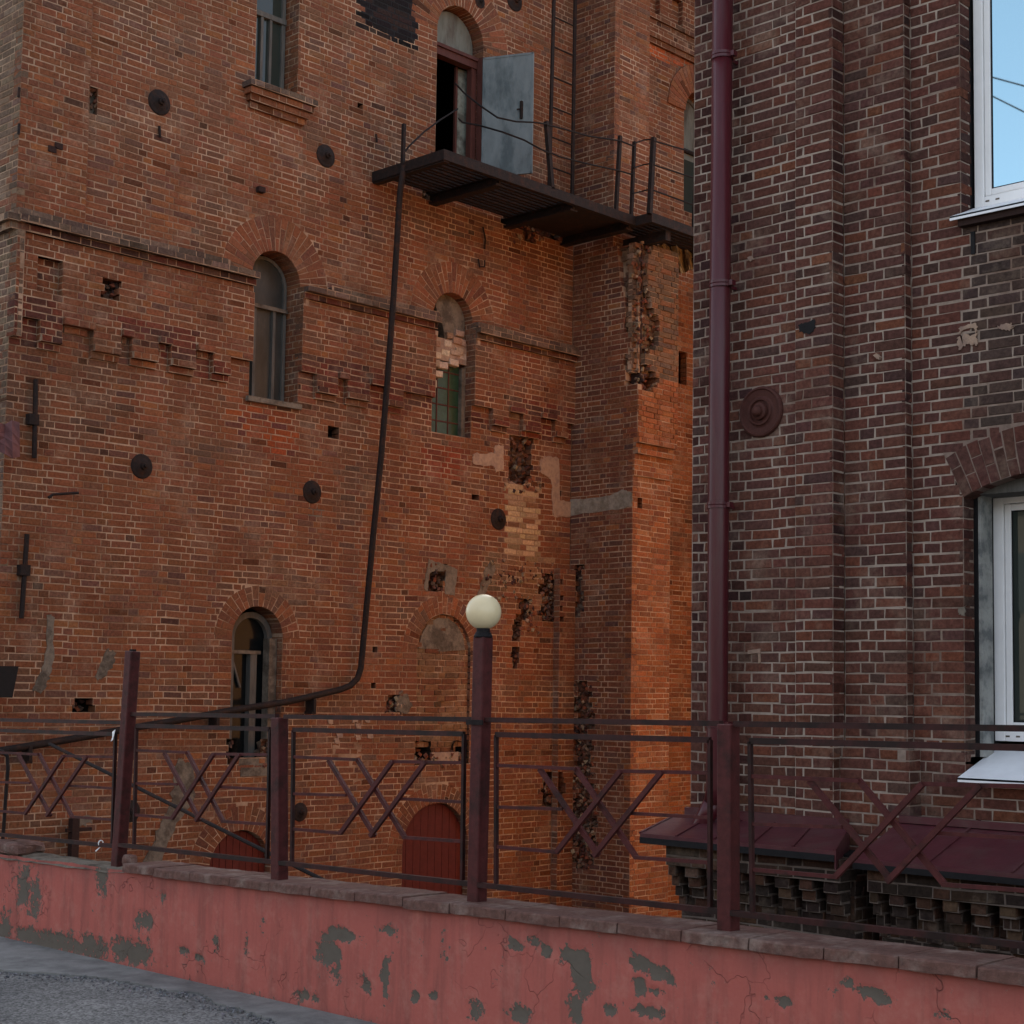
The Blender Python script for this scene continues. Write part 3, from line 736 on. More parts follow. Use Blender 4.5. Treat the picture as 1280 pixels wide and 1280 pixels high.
# middle left: dusty glass
uc, hw, z0, zs, ro = W['w2']; wo = window_part('w2', 'middle left arched window with dusty panes and bare frame')
arched_frame(wo, uc, hw, z0, zs, YF, .045)
arched_pane(wo, 'pane', uc, hw - .06, z0, zs, YF + .03, MT['dusty_glass'])
ztr = mu(335, 378)[1]
MB().abox((uc - hw + .02, YF - .035, ztr - .025), (uc + hw - .02, YF + .05, ztr + .025)).build('transom', MT['cement'], wo)
for du in (-.14, .17): MB().abox((uc + du - .022, YF - .012, z0), (uc + du + .022, YF + .05, ztr)).build('mullion', MT['old_wood'], wo)
MB().abox((uc - hw - .05, MAIN_Y - .06, z0 - .045), (uc + hw + .03, YF + .06, z0 + .02)).build('sill', MT['cement'], wo)
# middle right: half bricked up, green panes below
uc, hw, z0, zs, ro = W['w3']; wo = window_part('w3', 'arched window half blocked with pale bricks above small green panes')
zg = mu(560, 462)[1]
YG = MAIN_Y + .20
MB().abox((uc - hw + .05, YG + .03, z0), (uc + hw, YG + .05, zg + .25)).build('glass_backing', MT['green_glass'], wo)
nx, nz = 3, 5
for i in range(nx):
    for j in range(nz):
        gw = (2 * hw - .10) / nx; gh = (zg + .25 - z0) / nz
        a = uc - hw + .05 + i * gw; b = z0 + j * gh
        MB().abox((a + .012, YG, b + .012), (a + gw - .012, YG + .028, b + gh - .012)).build('pane', MT['green_glass'], wo)
mb = MB()
for i in range(nx + 1): a = uc - hw + .05 + i * (2 * hw - .1) / nx; mb.abox((a - .009, YG - .008, z0), (a + .009, YG + .03, zg + .25))
for j in range(nz + 1): b = z0 + j * (zg + .25 - z0) / nz; mb.abox((uc - hw + .05, YG - .006, b - .009), (uc + hw - .05, YG + .03, b + .009))
mb.build('glazing_bar', MT['brown_wood'], wo)
MB().abox((uc - hw - .02, MAIN_Y + .02, z0 - .05), (uc + hw, YF + .06, z0 + .02)).abox((uc + hw - .07, MAIN_Y + .13, z0), (uc + hw, MAIN_Y + .26, zg + .1)).build('frame', MT['cement'], wo)
MB().abox((uc - hw, MAIN_Y + .115, mu(565, 450)[1]), (uc + hw, MAIN_Y + .16, mu(565, 424)[1] + .02)).build('rough_mortar', MT['pale_plaster'], wo)
pats = [(544, 415, 12), (547, 428, 14), (563, 428, 10), (574, 425, 12), (578, 415, 12), (548, 442, 14), (560, 440, 12), (572, 440, 14), (547, 452, 12), (558, 455, 13), (570, 452, 12), (550, 466, 12), (544, 478, 8), (577, 438, 10), (541, 440, 8), (580, 427, 10), (583, 445, 10), (566, 418, 8)]
for x, y, wpx in pats:
    u, z = mu(x + 4, y); hwid = wpx * .0072; 
    if u + hwid > uc + hw: u = uc + hw - hwid
    if u - hwid < uc - hw: u = uc - hw + hwid
    f = face_y(MAIN_Y + .10)
    V, F, C = brick_batch([(f, ((u - hwid, z - .045), (u + hwid, z - .045), (u + hwid, z + .045), (u - hwid, z + .045)), random.uniform(-.02, .02), .12, pick([((.50, .40, .31), 2), ((.38, .28, .21), 1), ((.30, .18, .12), .5)]), None)], ins=.009, jit=.010)
    mesh_obj('pale_brick', V, F, MT['brick'], wo, cols=C)
zz = mu(565, 424)[1]
pts = [(uc - .02, zz)] + [(uc - .06, zz + .2), (uc - .14, zz + .42), (uc - .16, zs + .05), (uc - .22, zs + .22)] + arc_pts(uc, zs, hw - .01, math.radians(115), 0, 10) + [(uc + hw - .01, zz)]
MB().prism([(a, MAIN_Y + .15, b) for a, b in pts], (0, .1, 0)).build('cement_infill', MT['cement'], wo)
# lower left: open dark window with a curved frame
uc, hw, z0, zs, ro = W['lower']; wo = window_part('lower', 'lower arched window with open dark panes and curved grey frame')
arched_frame(wo, uc + .06, hw - .04, z0, zs, YF - .04, .075, M=MT['old_wood'])
arched_pane(wo, 'pane', uc + .02, hw - .07, z0, zs, YF + .05, MT['clear_glass'])
ztr = mu(320, 815)[1]
MB().abox((uc - hw + .02, YF - .05, ztr - .022), (uc + hw - .18, YF + .03, ztr + .022)).build('transom', MT['cement'], wo)
MB().abox((uc + .06, YF - .04, z0), (uc + .16, YF + .05, ztr)).build('mullion', MT['old_wood'], wo)
mb = MB(); mb.bar((uc - .22, YF + .02, ztr), (uc - .05, YF + .02, ztr - .45), .025); mb.build('glazing_bar', MT['old_wood'], wo)
mb = MB(); mb.abox((uc + hw - .13, YF - .16, z0 + .1), (uc + hw - .01, YF - .03, zs)); mb.build('cement_reveal', MT['cement'], wo)
MB().abox((uc - hw + .15, MAIN_Y + .0, z0 - .09), (uc + hw - .06, YF + .06, z0 + .0)).build('sill', MT['cement'], wo)
MB().abox((uc - hw + .18, MAIN_Y - .01, z0 - .22), (uc + hw - .14, MAIN_Y + .12, z0 - .11)).build('sill', MT['cement'], wo)
# blind arch: rough sill block
uc, hw, z0, zs, ro = W['blind']
MB().abox((uc - .22, MAIN_Y - .005, z0 - .02), (uc + .30, MAIN_Y + .2, z0 + .13)).build('stone_sill', MT['pale_plaster'], mill)
patch('plaster_patch', face_y(MAIN_Y + .05), arc_pts(uc, zs + .03, hw - .07, math.pi, 0, 7) + [(uc, zs + .0)], MT['cement'], mill, th=.004, jag=.006, sub=3)
# far window past the buttress
wo = window_part('far', 'arched window beyond the corner buttress')
arched_frame(wo, uw, hww, z0_w, arch_far[3], YF)
arched_pane(wo, 'pane', uw, hww - .05, z0_w, arch_far[3], YF + .03, MT['grey_board'], zcut=onY(862, 190, MAIN_Y)[2])
MB().abox((uw - hww, YF - .02, onY(862, 180, MAIN_Y)[2] - .03), (uw + hww, YF + .05, onY(862, 180, MAIN_Y)[2] + .03)).build('transom', MT['old_iron'], wo)
MB().abox((uw - hww, YF + .03, z0_w), (uw + hww, YF + .05, onY(862, 190, MAIN_Y)[2])).build('pane', MT['plain_glass'], wo)
# basement doors of red boards
def board_door(nm, label):
    uc, hw, z0, zs, ro = W[nm]; o = bpy.data.objects.new('board_door', None); COL.objects.link(o); o.parent = mill; o['label'] = label
    n = 9; wd = 2 * (hw - .01) / n
    for i in range(n):
        a = uc - hw + .01 + i * wd; b = a + wd - .008
        t = lambda u: zs + math.sqrt(max(0, (hw - .01) ** 2 - (u - uc) ** 2))
        k = 4; pts = [(a, z0)] + [(a + (b - a) * j / k, t(a + (b - a) * j / k)) for j in range(k + 1)] + [(b, z0)]
        MB().prism([(p[0], MAIN_Y + .09 + random.uniform(0, .004), p[1]) for p in pts], (0, .03, 0)).build('board', MT['red_board'], o)
    MB().abox((uc - hw, MAIN_Y + .125, z0), (uc + hw, MAIN_Y + .14, zs + hw)).build('door_backing', MT['dark_room'], o)
board_door('base', 'low maroon board hatch'); board_door('reddoor', 'arched red board door')
# balcony doorway
uc, hw, z0, zs, ro = W['door']
ztr = mu(580, 62)[1]
wo = bpy.data.objects.new('doorway', None); COL.objects.link(wo); wo.parent = mill; wo['label'] = 'arched doorway with grey tympanum and dark opening'
arched_pane(wo, 'tympanum', uc, hw - .03, z0, zs, MAIN_Y + .2, MT['grey_board'], zcut=ztr)
MB().abox((uc - hw + .01, MAIN_Y + .10, ztr - .16), (uc + hw - .01, MAIN_Y + .24, ztr - .02)).abox((uc - hw + .01, MAIN_Y + .07, ztr - .05), (uc + hw - .01, MAIN_Y + .22, ztr)).build('transom', MT['brown_wood'], wo)
MB().abox((uc + hw - .12, MAIN_Y + .12, z0), (uc + hw - .02, MAIN_Y + .22, ztr - .16)).build('frame', MT['brown_wood'], wo)
MB().abox((uc + hw - .03, MAIN_Y - .01, z0), (uc + hw + .005, MAIN_Y + .10, ztr)).build('frame', MT['brown_wood'], wo)
# inner leaf ajar: pale boards
xi = onY(570, 130, MAIN_Y + .30)[0]; xj = onY(596, 130, MAIN_Y + .22)[0] + .1
MB().prism([(xi, MAIN_Y + .30, z0), (xj, MAIN_Y + .22, z0), (xj, MAIN_Y + .22, ztr - .16), (xi, MAIN_Y + .30, ztr - .16)], (0, .04, 0)).build('inner_leaf', MT['pale_door'], wo)
MB().bar((xi - .03, MAIN_Y + .28, z0), (xi - .03, MAIN_Y + .28, ztr - .16), .04).build('inner_post', MT['brown_wood'], wo)
# open sheet-metal leaf
hx, hy = uc + hw - .02, MAIN_Y - .02
dl = np.array((math.sin(math.radians(26)), -math.cos(math.radians(26)), 0)); 
# leaf width so that its free edge falls at the right place
best = min(((abs(project((hx + dl[0] * L, hy + dl[1] * L, 10))[0] - 667), L) for L in np.linspace(.4, 1.6, 61)))[1]
z1d = mu(600, 72)[1]
leaf = MB().box((hx + dl[0] * best / 2, hy + dl[1] * best / 2, (z0 + z1d) / 2), (dl, (-dl[1], dl[0], 0), (0, 0, 1)), (best / 2, .015, (z1d - z0) / 2)).build('door_leaf', MT['grey_door'], wo)
nrm = np.array((-math.cos(math.radians(26)), -math.sin(math.radians(26)), 0))
pc = np.array((hx, hy, 0)) + dl * best * .78 + nrm * .03
mb = MB(); zz = mu(640, 150)[1] - .1; mb.bar(pc + (0, 0, zz - .13), pc + (0, 0, zz + .13), .035).bar(pc + nrm * .03 + (0, 0, zz), pc + dl * -.06 + nrm * .03 + (0, 0, zz), .02); mb.build('handle', MT['old_iron'], leaf)
mb = MB()
for a, b, c, d in ((0, best, 0, .03), (0, best, z1d - z0 - .03, z1d - z0), (0, .03, 0, z1d - z0), (best - .03, best, 0, z1d - z0)):
    mb.box(np.array((hx, hy, z0)) + dl * (a + b) / 2 + np.array((0, 0, (c + d) / 2)) + nrm * .018, (dl, nrm, (0, 0, 1)), ((b - a) / 2, .004, (d - c) / 2))
mb.build('edge_fold', MT['grey_door'], leaf)

# wall anchor discs
disc_prof = [(1.0, 0), (1.0, .10), (.93, .16), (.70, .20), (.45, .30), (.30, .33), (.28, .55), (.16, .60), (.15, .80), (.0001, .82)]
def disc(face, u, z, r, M, parent, d=.0, prof=disc_prof, label=None):
    o = MB().lathe(face.P(u, z, d), face.N, [(a * r, b * r) for a, b in prof], 26).build('anchor_plate', M, parent, smooth=False)
    if label: o['label'] = label
    return o
for x, y, r, d in ((199, 128, 15, 0), (407, 195, 13.5, 0), (177, 583, 14.5, 0), (390, 615, 13.5, 0), (623, 649, 12.5, 0), (643, 1, 12.5, 0), (375, 1015, 11, 0), (163, 1014, 13, 0), (600, 2, 8, 0)):
    u, z = mu(x, y); P = FM.P(u, z); rr = r * ((P - EYE) @ FW) / FP
    disc(FM, u, z, rr * 1.08, MT['old_iron'], mill, d=-.01)
# iron straps, hooks and bolts on the wall
def wallbar(pts, r=.018, d=.05, name='iron_strap'):
    return MB().tube([FM.P(*mu(x, y), d) for x, y in pts], r, 6).build(name, MT['old_iron'], mill)
wallbar([(42, 475), (40, 573)], .028, .05); wallbar([(31, 668), (24, 773)], .028, .05)
for x, y in ((38, 525), (27, 713)): u, z = mu(x, y); MB().abox((u - .06, MAIN_Y - .09, z - .06), (u + .06, MAIN_Y + .0, z + .06)).build('strap_lug', MT['old_iron'], mill)
wallbar([(55, 623), (60, 619), (92, 617)], .018, .10, 'iron_hook')
wallbar([(602, 284), (605, 300), (604, 312)], .012, .03, 'iron_hook'); wallbar([(596, 324), (598, 334), (604, 334), (604, 326)], .012, .03, 'iron_hook')
wallbar([(198, 158), (199, 172)], .016, .02, 'iron_bolt'); wallbar([(469, 168), (470, 178)], .014, .02, 'iron_bolt'); wallbar([(19, 112), (18, 124)], .016, .09, 'iron_bolt'); wallbar([(19, 157), (18, 170)], .016, .09, 'iron_bolt')
for x, y in ((324, 238), (62, 188), (70, 184)): u, z = mu(x, y); MB().abox((u - .05, MAIN_Y - .07, z - .035), (u + .05, MAIN_Y + .0, z + .035)).build('iron_bolt', MT['rust_iron'], mill)
# old gas box and stand at the foot of the wall
u, z = mu(86, 1050)
MB().bar(FM.P(u, z - .5, .1), FM.P(u, z + .25, .1), .09).bar(FM.P(u - .1, z + .12, .1), FM.P(u + .22, z + .12, .1), .04).build('standpipe', MT['rust_iron'], mill)
# building bulk behind the brick faces (roof, back, sides)
mb = MB()
mb.abox((22.4, 14.6, ZB), (23.2, 27, 15.2)); mb.abox((XL - .03, MAIN_Y + 2.0, ZB), (XL + .3, 27, 15.2)); mb.abox((XL, 26.7, ZB), (23, 27, 15.2))
mb.abox((XL - .2, MAIN_Y - .15, 15.0), (23.3, 27.2, 15.3))
mb.abox((XL, MAIN_Y + .02, ZT), (BX, MAIN_Y + .5, 15.0)); mb.abox((XL - .03, MAIN_Y, ZT), (XL + .3, MAIN_Y + 2.2, 15.0))
mb.build('upper_wall', MT['plain_wall'], mill)
# floors and back wall of the rooms: keep the openings dark
mb = MB(); mb.abox((XL + .2, MAIN_Y + 3.0, ZB), (22.3, MAIN_Y + 3.1, 15)); 
for zf_ in (-2.2, .8, 4.3, mu(575, 214)[1] - .25, 14.2): mb.abox((XL + .2, MAIN_Y + .45, zf_), (22.3, MAIN_Y + 3.0, zf_ + .15))
mb.build('interior', MT['dark_room'], mill)
# buttress sides and tops that the brick faces leave open
mb = MB(); mb.abox((xr_l - .02, YLw + .05, ZB), (xr_l - .01, MAIN_Y, zl)); mb.abox((xr_m - .02, YM + .05, zl), (xr_m - .01, MAIN_Y, zu)); mb.abox((xr_u - .02, YU + .05, zu), (xr_u - .01, MAIN_Y, ZT2))
mb.abox((BX + .05, YM + .16, zu - .03), (xr_m - .03, YU + .3, zu - .01)); mb.build('buttress_core', MT['plain_wall'], mill)

# ================================================================== BALCONY
bz_px = (555, 187)
XBL = mu(465, 222)[0]
Pn = onX(555, 186, XBL); YO = Pn[1]; ZBAL = Pn[2]
bal = thing('iron_balcony', 'rusty iron balcony on beams under the open grey metal door', 'balcony')
P_end = onY(795, 262, YO); XE = P_end[0]
P2 = onX(815, 253, XE + .0); Y2O = P2[1]
XR2 = 22.0
th = .15
ch = MB()
ch.abox((XBL, YO, ZBAL - .14), (XE, YO + .07, ZBAL + .0)).build('edge_beam', MT['old_iron'], bal)
MB().abox((XBL, YO + .07, ZBAL - .14), (XBL + .07, MAIN_Y + .05, ZBAL + .0)).abox((XBL + .02, YO + .02, ZBAL - .16), (XBL + .12, MAIN_Y + .05, ZBAL - .12)).build('edge_beam', MT['old_iron'], bal)
MB().abox((XE, Y2O, ZBAL - .14), (XR2, Y2O + .07, ZBAL)).build('edge_beam', MT['old_iron'], bal)
MB().abox((XE, Y2O + .07, ZBAL - .14), (XE + .07, YU + .2, ZBAL)).build('edge_beam', MT['old_iron'], bal)
ny = 13
for k in range(ny):
    y = YO + .10 + k * (MAIN_Y - YO - .12) / ny
    for (xa, xb) in (((XBL + .08, XE - .02)),):
        if y > YU - .05: xb = min(xb, BX - .03)
        MB().abox((xa, y, ZBAL - .055 - .006 * (k % 2)), (xb, y + .055, ZBAL - .01)).build('deck_bar', MT['old_iron'], bal)
for k in range(8):
    y = Y2O + .10 + k * (YU - Y2O - .12) / 8
    MB().abox((XE + .08, y, ZBAL - .055), (XR2, y + .07, ZBAL - .01)).build('deck_bar', MT['old_iron'], bal)
MB().abox((mu(640, 260)[0], YO + .12, ZBAL - .075), (mu(700, 280)[0], MAIN_Y - .05, ZBAL - .062)).build('deck_sheet', MT['old_iron'], bal)
for (x, y) in ((541, 245), (634, 273), (704, 292)):
    xx = mu(x, y)[0]
    MB().abox((xx - .02, YO + .09, ZBAL - .17), (xx + .02, MAIN_Y + .2, ZBAL - .07)).abox((xx - .07, YO + .09, ZBAL - .20), (xx + .07, MAIN_Y + .2, ZBAL - .17)).abox((xx - .07, YO + .09, ZBAL - .07), (xx + .07, MAIN_Y + .2, ZBAL - .058)).build('cantilever_beam', MT['old_iron'], bal)
for xx in (XE + .5, XE + 2.0):
    MB().abox((xx - .06, Y2O + .09, ZBAL - .30), (xx + .06, YU + .2, ZBAL - .15)).build('cantilever_beam', MT['old_iron'], bal)
def on_bal(x, y, Yp): return onY(x, y, Yp)
posts = []
def bpost(xb, yb, xt, yt, Yp, r=.05, name='post'):
    a = onY(xb, yb, Yp); b = onY(xt, yt, Yp); a[2] = ZBAL - .02
    MB().bar(a, b, r).build(name, MT['old_iron'], bal); return b
# left post stands half way along the short side
Yl = None
for yy in np.linspace(YO, MAIN_Y, 200):
    if abs(project((XBL, yy, ZBAL))[0] - 504) < 1.0: Yl = yy
Yl = Yl or (YO + .5)
pl = np.array((XBL, Yl, ZBAL)); plt = onY(505, 155, Yl)
MB().bar((XBL, Yl, ZBAL - .1), (plt[0], Yl, plt[2]), .045).build('post', MT['old_iron'], bal)
b1 = bpost(690, 226, 683, 152, YO + .03, .06)
b2 = bpost(770, 252, 775, 170, YO + .03, .05)
b3 = bpost(789, 258, 793, 177, YO + .03, .045)
b4 = bpost(812, 256, 817, 172, Y2O + .03, .065)
b5 = bpost(868, 275, 872, 190, Y2O + .03, .065)
def rail(pts, r=.012, name='guard_wire'): MB().tube(pts, r, 6).build(name, MT['rope'], bal)
q = lambda x, y, Yp=YO: onY(x, y, Yp)
rail([q(683, 156), q(700, 160), q(735, 170), q(775, 176), q(793, 183)]); rail([q(686, 190), q(700, 196), q(735, 205), q(772, 213), q(790, 218)])
rail([q(793, 179), q(805, 175), onX(817, 174, onY(817, 174, Y2O)[0])]); rail([q(792, 210), q(804, 206), q(816, 204, Y2O)]); rail([q(791, 242), q(803, 239), q(815, 236, Y2O)])
for y0, y1 in ((176, 192), (206, 224), (238, 258)): rail([q(817, y0, Y2O), q(872, y1, Y2O)])
Yd = MAIN_Y - .3
rail([q(502, 195, Yl), q(512, 182, Yl), q(530, 165, Yl + .1), q(550, 150, Yl + .2), q(566, 140, Yd), q(572, 136, Yd)], .013)
rail([q(569, 104, Yd), q(580, 116, Yd), q(600, 132, Yd - .2), q(622, 147, YO + .2), q(645, 152, YO + .1), q(668, 153, YO), q(683, 155)], .013)
rail([q(573, 148, Yd), q(578, 153, Yd), q(600, 157, Yd - .2), q(628, 165, YO + .2), q(655, 175, YO + .1), q(675, 186, YO), q(688, 192)], .013)

# ================================================================== LADDER, PIPES
lad = thing('iron_ladder', 'tall iron ladder rising from the balcony beside the corner', 'ladder')
YLd = MAIN_Y - .32
for (xa, ya, xb, yb) in ((686, 222, 694, -60), (715, 238, 720, -60)):
    a, b = onY(xa, ya, YLd), onY(xb, yb, YLd); a[2] = ZBAL - .01; MB().bar(a, b, .055, .03, up=(0, 1, 0)).build('rail', MT['old_iron'], lad)
for k in range(8):
    y = 208 - k * 37.5
    t = (222 - y) / 282
    a = onY(686 + 8 * t, y, YLd); b = onY(715.5 + 4.5 * t, y, YLd); b[2] = a[2]
    MB().tube([a, b], .013, 6).build('rung', MT['old_iron'], lad)
wp = thing('wall_pipe', 'thin dark iron pipe bending low along the mill wall from the balcony', 'pipe')
pp = [np.array((XBL, Yl - .03, ZBAL - .05))]
for x, y, d in ((501, 232, .0), (495, 330, .0)):
    pass
Ya, Yb = Yl - .03, MAIN_Y - .12
ys = [(500, 240), (492, 370), (484, 480), (476, 575), (466, 675), (459, 750), (453, 815)]
for i, (x, y) in enumerate(ys): t = (i + 1) / len(ys); pp.append(onY(x, y, Ya * (1 - t) + Yb * t))
for x, y in ((451, 835), (447, 848), (438, 857), (425, 862), (400, 868), (360, 877), (290, 888), (230, 899), (165, 910), (100, 922), (40, 932), (-40, 945)): pp.append(onY(x, y, Yb))
MB().tube(pp, .042, 10).build('pipe_run', MT['old_iron'], wp, smooth=True)
for x, y in ((391, 876), (270, 893), (36, 935)):
    P = onY(x, y, Yb); MB().abox((P[0] - .02, Yb - .05, P[2] - .14), (P[0] + .02, Yb + .13, P[2] + .02)).abox((P[0] - .035, Yb - .03, P[2] - .17), (P[0] + .035, Yb + .13, P[2] - .13)).build('bracket', MT['old_iron'], wp)
deb = thing('roof_scrap', 'torn dirty yellow sheet hanging under the balcony end', 'scrap')
V = []; F = []
c = onY(846, 318, YM + .35)
for i in range(9):
    t = i / 8; top = onY(812 + 62 * t, 300 + 8 * math.sin(t * 9), YM + .35 + .12 * (i % 2)); bot = onY(828 + 45 * t, 312 + (30 * math.sin(min(1, t * 1.3) * 2.2)), YM + .2 + .15 * (i % 2))
    V += [top, bot]
for i in range(8): F.append((2 * i, 2 * i + 2, 2 * i + 3, 2 * i + 1))
o = mesh_obj('torn_sheet', V, F, MT['debris'], deb); md = o.modifiers.new('s', 'SOLIDIFY'); md.thickness = .015
# faded flag-like cover and lamp box at the left edge
cov = thing('torn_cover', 'faded purple torn cover hanging on the mill corner at the left edge', 'cloth')
V = []; F = []
for i in range(7):
    for j in range(5):
        x = -30 + i * 9; y = 528 + j * 9 + (i * i * .25 if j else 0); V.append(onY(x, y + (3 * math.sin(i * 2.1 + j)), MAIN_Y - .35 + .05 * math.sin(i * 1.9 + j * .7)))
for i in range(6):
    for j in range(4): F.append((i * 5 + j, (i + 1) * 5 + j, (i + 1) * 5 + j + 1, i * 5 + j + 1))
o = mesh_obj('cloth', V, F, mat('faded_cloth', (.16, .075, .075), .85, noise=.3, nscale=8), cov); md = o.modifiers.new('s', 'SOLIDIFY'); md.thickness = .01
fl = thing('floodlight', 'black floodlight box fixed to the mill at the left edge', 'floodlight')
a = onY(-18, 832, MAIN_Y - .4); b = onY(19, 872, MAIN_Y - .4)
MB().prism([(a[0], MAIN_Y - .45, b[2]), (b[0] - .06, MAIN_Y - .45, b[2]), (b[0], MAIN_Y - .45, a[2]), (a[0], MAIN_Y - .45, a[2])], (0, .2, 0)).build('housing', MT['black_tar'], fl)
MB().bar((a[0] + .15, MAIN_Y - .3, b[2] + .1), (a[0] + .15, MAIN_Y - .02, b[2] - .1), .05).bar((a[0] + .15, MAIN_Y - .35, b[2]), (a[0] + .15, MAIN_Y - .35, b[2] - .25), .04).build('bracket', MT['old_iron'], fl)
# ================================================================== RIGHT BUILDING
RX = RIGHT_X
rb = thing('brick_annex', 'dark weathered brick building with stepped pilasters and white plastic windows on the right', 'building')
def ru(px, py, X=RX): q = onX(px, py, X); return q[1], q[2]
YC = ru(866, 400)[0]
y1 = ru(997, 500)[0]; y2 = onX(1040, 500, RX - .04)[1]; y3 = onX(1132, 500, RX + .13)[1]; y4 = onX(1203, 500, RX + .22)[1]
XW = RX + .22
RZB, RZT = -2.3, 9.6
def tint_right(face, u, z, c):
    n = fbm(u * .9 + 60, z * .5 + 2, 3); c = c * (.76 + .44 * n)
    if u > 7.35 and random.random() < .3: c = c * np.array((.55, .56, .62))
    if z < 2.1: c = c * 1.05 + np.array((.022, .006, 0.0)) * random.random()
    return c
R_ = Wall(PAL_RIGHT, tint_right)
FR = face_x(RX)
# lower window: segmental arch
wy1 = y4; WID = 1.34; wyc = wy1 - WID / 2; wy0 = wy1 - WID
zsp = onX(1205, 622, XW)[2]; zmid = zsp + .15; chord = WID / 2; rise = .15
rad = (chord ** 2 + rise ** 2) / (2 * rise); zcen = zsp + rise - rad; ang = math.asin(chord / rad); ring_t = .345
zl0 = onX(1243, 925, XW + .4)[2] - .02
def seg_hole(a, b, k):
    zm = (a + b) / 2
    o = []
    if zl0 - .27 <= zm < zsp: o.append((wy0, wy1))
    r = rad + (ring_t if k == 'b' else ring_t * .45)
    if zm >= zsp - .02 and zm < zcen + r:
        x = math.sqrt(max(0, r * r - (zm - zcen) ** 2)); xl = (zm - zcen) * math.tan(ang)
        x = min(x, xl); o.append((wyc - x, wyc + x))
    return o
zu0 = onX(1190, 272, XW)[2]; zu1 = zu0 + 2.6
up_hole = rect_hole(wy0, wy1, zu0, zu1)
GREYB = [((.062, .042, .036), 3), ((.075, .046, .038), 3), ((.09, .045, .035), 1)]
zbase = onX(1090, 935, RX + .13)[2]
R_.lay(FR, y1, YC, RZB, RZT, [], shift=YC, back=.1)
R_.lay(FR, y2, y1 + .004, RZB, RZT, [], [(-99, 99, RZB, RZT, .03)], shift=y2, back=.2)
F13, F22 = face_x(RX + .13), face_x(XW)
zb_ = round(zbase / H) * H
R_.lay(F13, y3, y2, zb_, RZT, [], back=.12, shift=y3)
R_.lay(F13, y3 - .06, y2, RZB, zb_, [], [(-99, 99, RZB, zb_ - H, .075), (-99, 99, zb_ - H, zb_, .05)], back=.2, shift=y3 - .06)
R_.lay(F22, -3.0, y3, RZB, RZT, [up_hole, seg_hole], palzones=[(lambda u, z: u < y4 + .02 and zsp + .5 < z < zu0, GREYB)], back=.12, shift=y4)
# returns facing the street corner (-Y)
def ret(y, xa, xb, z0, z1, sh=0): R_.lay(face_y(y), xa, xb, z0, z1, [], back=.03, shift=xa)
ret(y2, RX - .03, RX + .13, RZB, RZT); ret(y3, RX + .13, XW, zb_, RZT); ret(y3 - .06, RX + .055, XW, RZB, zb_)
# the upper reveal and the lower reveal
ret(wy1, XW, XW + .17, zu0, zu1); ret(wy1, XW, XW + .16, zl0 - .1, zsp + .04)
R2 = Wall(PAL_RIGHT, None)
R2.ring(F22, wyc, zcen, rad, rad + ring_t, math.pi / 2 - ang, math.pi / 2 + ang, pal=[((.098, .044, .035), 4), ((.090, .043, .035), 3), ((.105, .044, .033), 1)], bw=.082, d=.001, depth=.17, jk=.27)
R_.items += R2.items
build_bricks(R_, rb, 298, lambda x, y: y < 1010 and x > 918)
R_.build_mortar('mortar', MT['mortar_right'], rb); R2.build_mortar('mortar', mat('mortar_arch', (.21, .15, .12), .95, noise=.3), rb)
MB().abox((XW + .13, wy0, zsp + .03), (XW + .5, wy1, zsp + .22)).build('lintel', MT['old_wood'], rb)
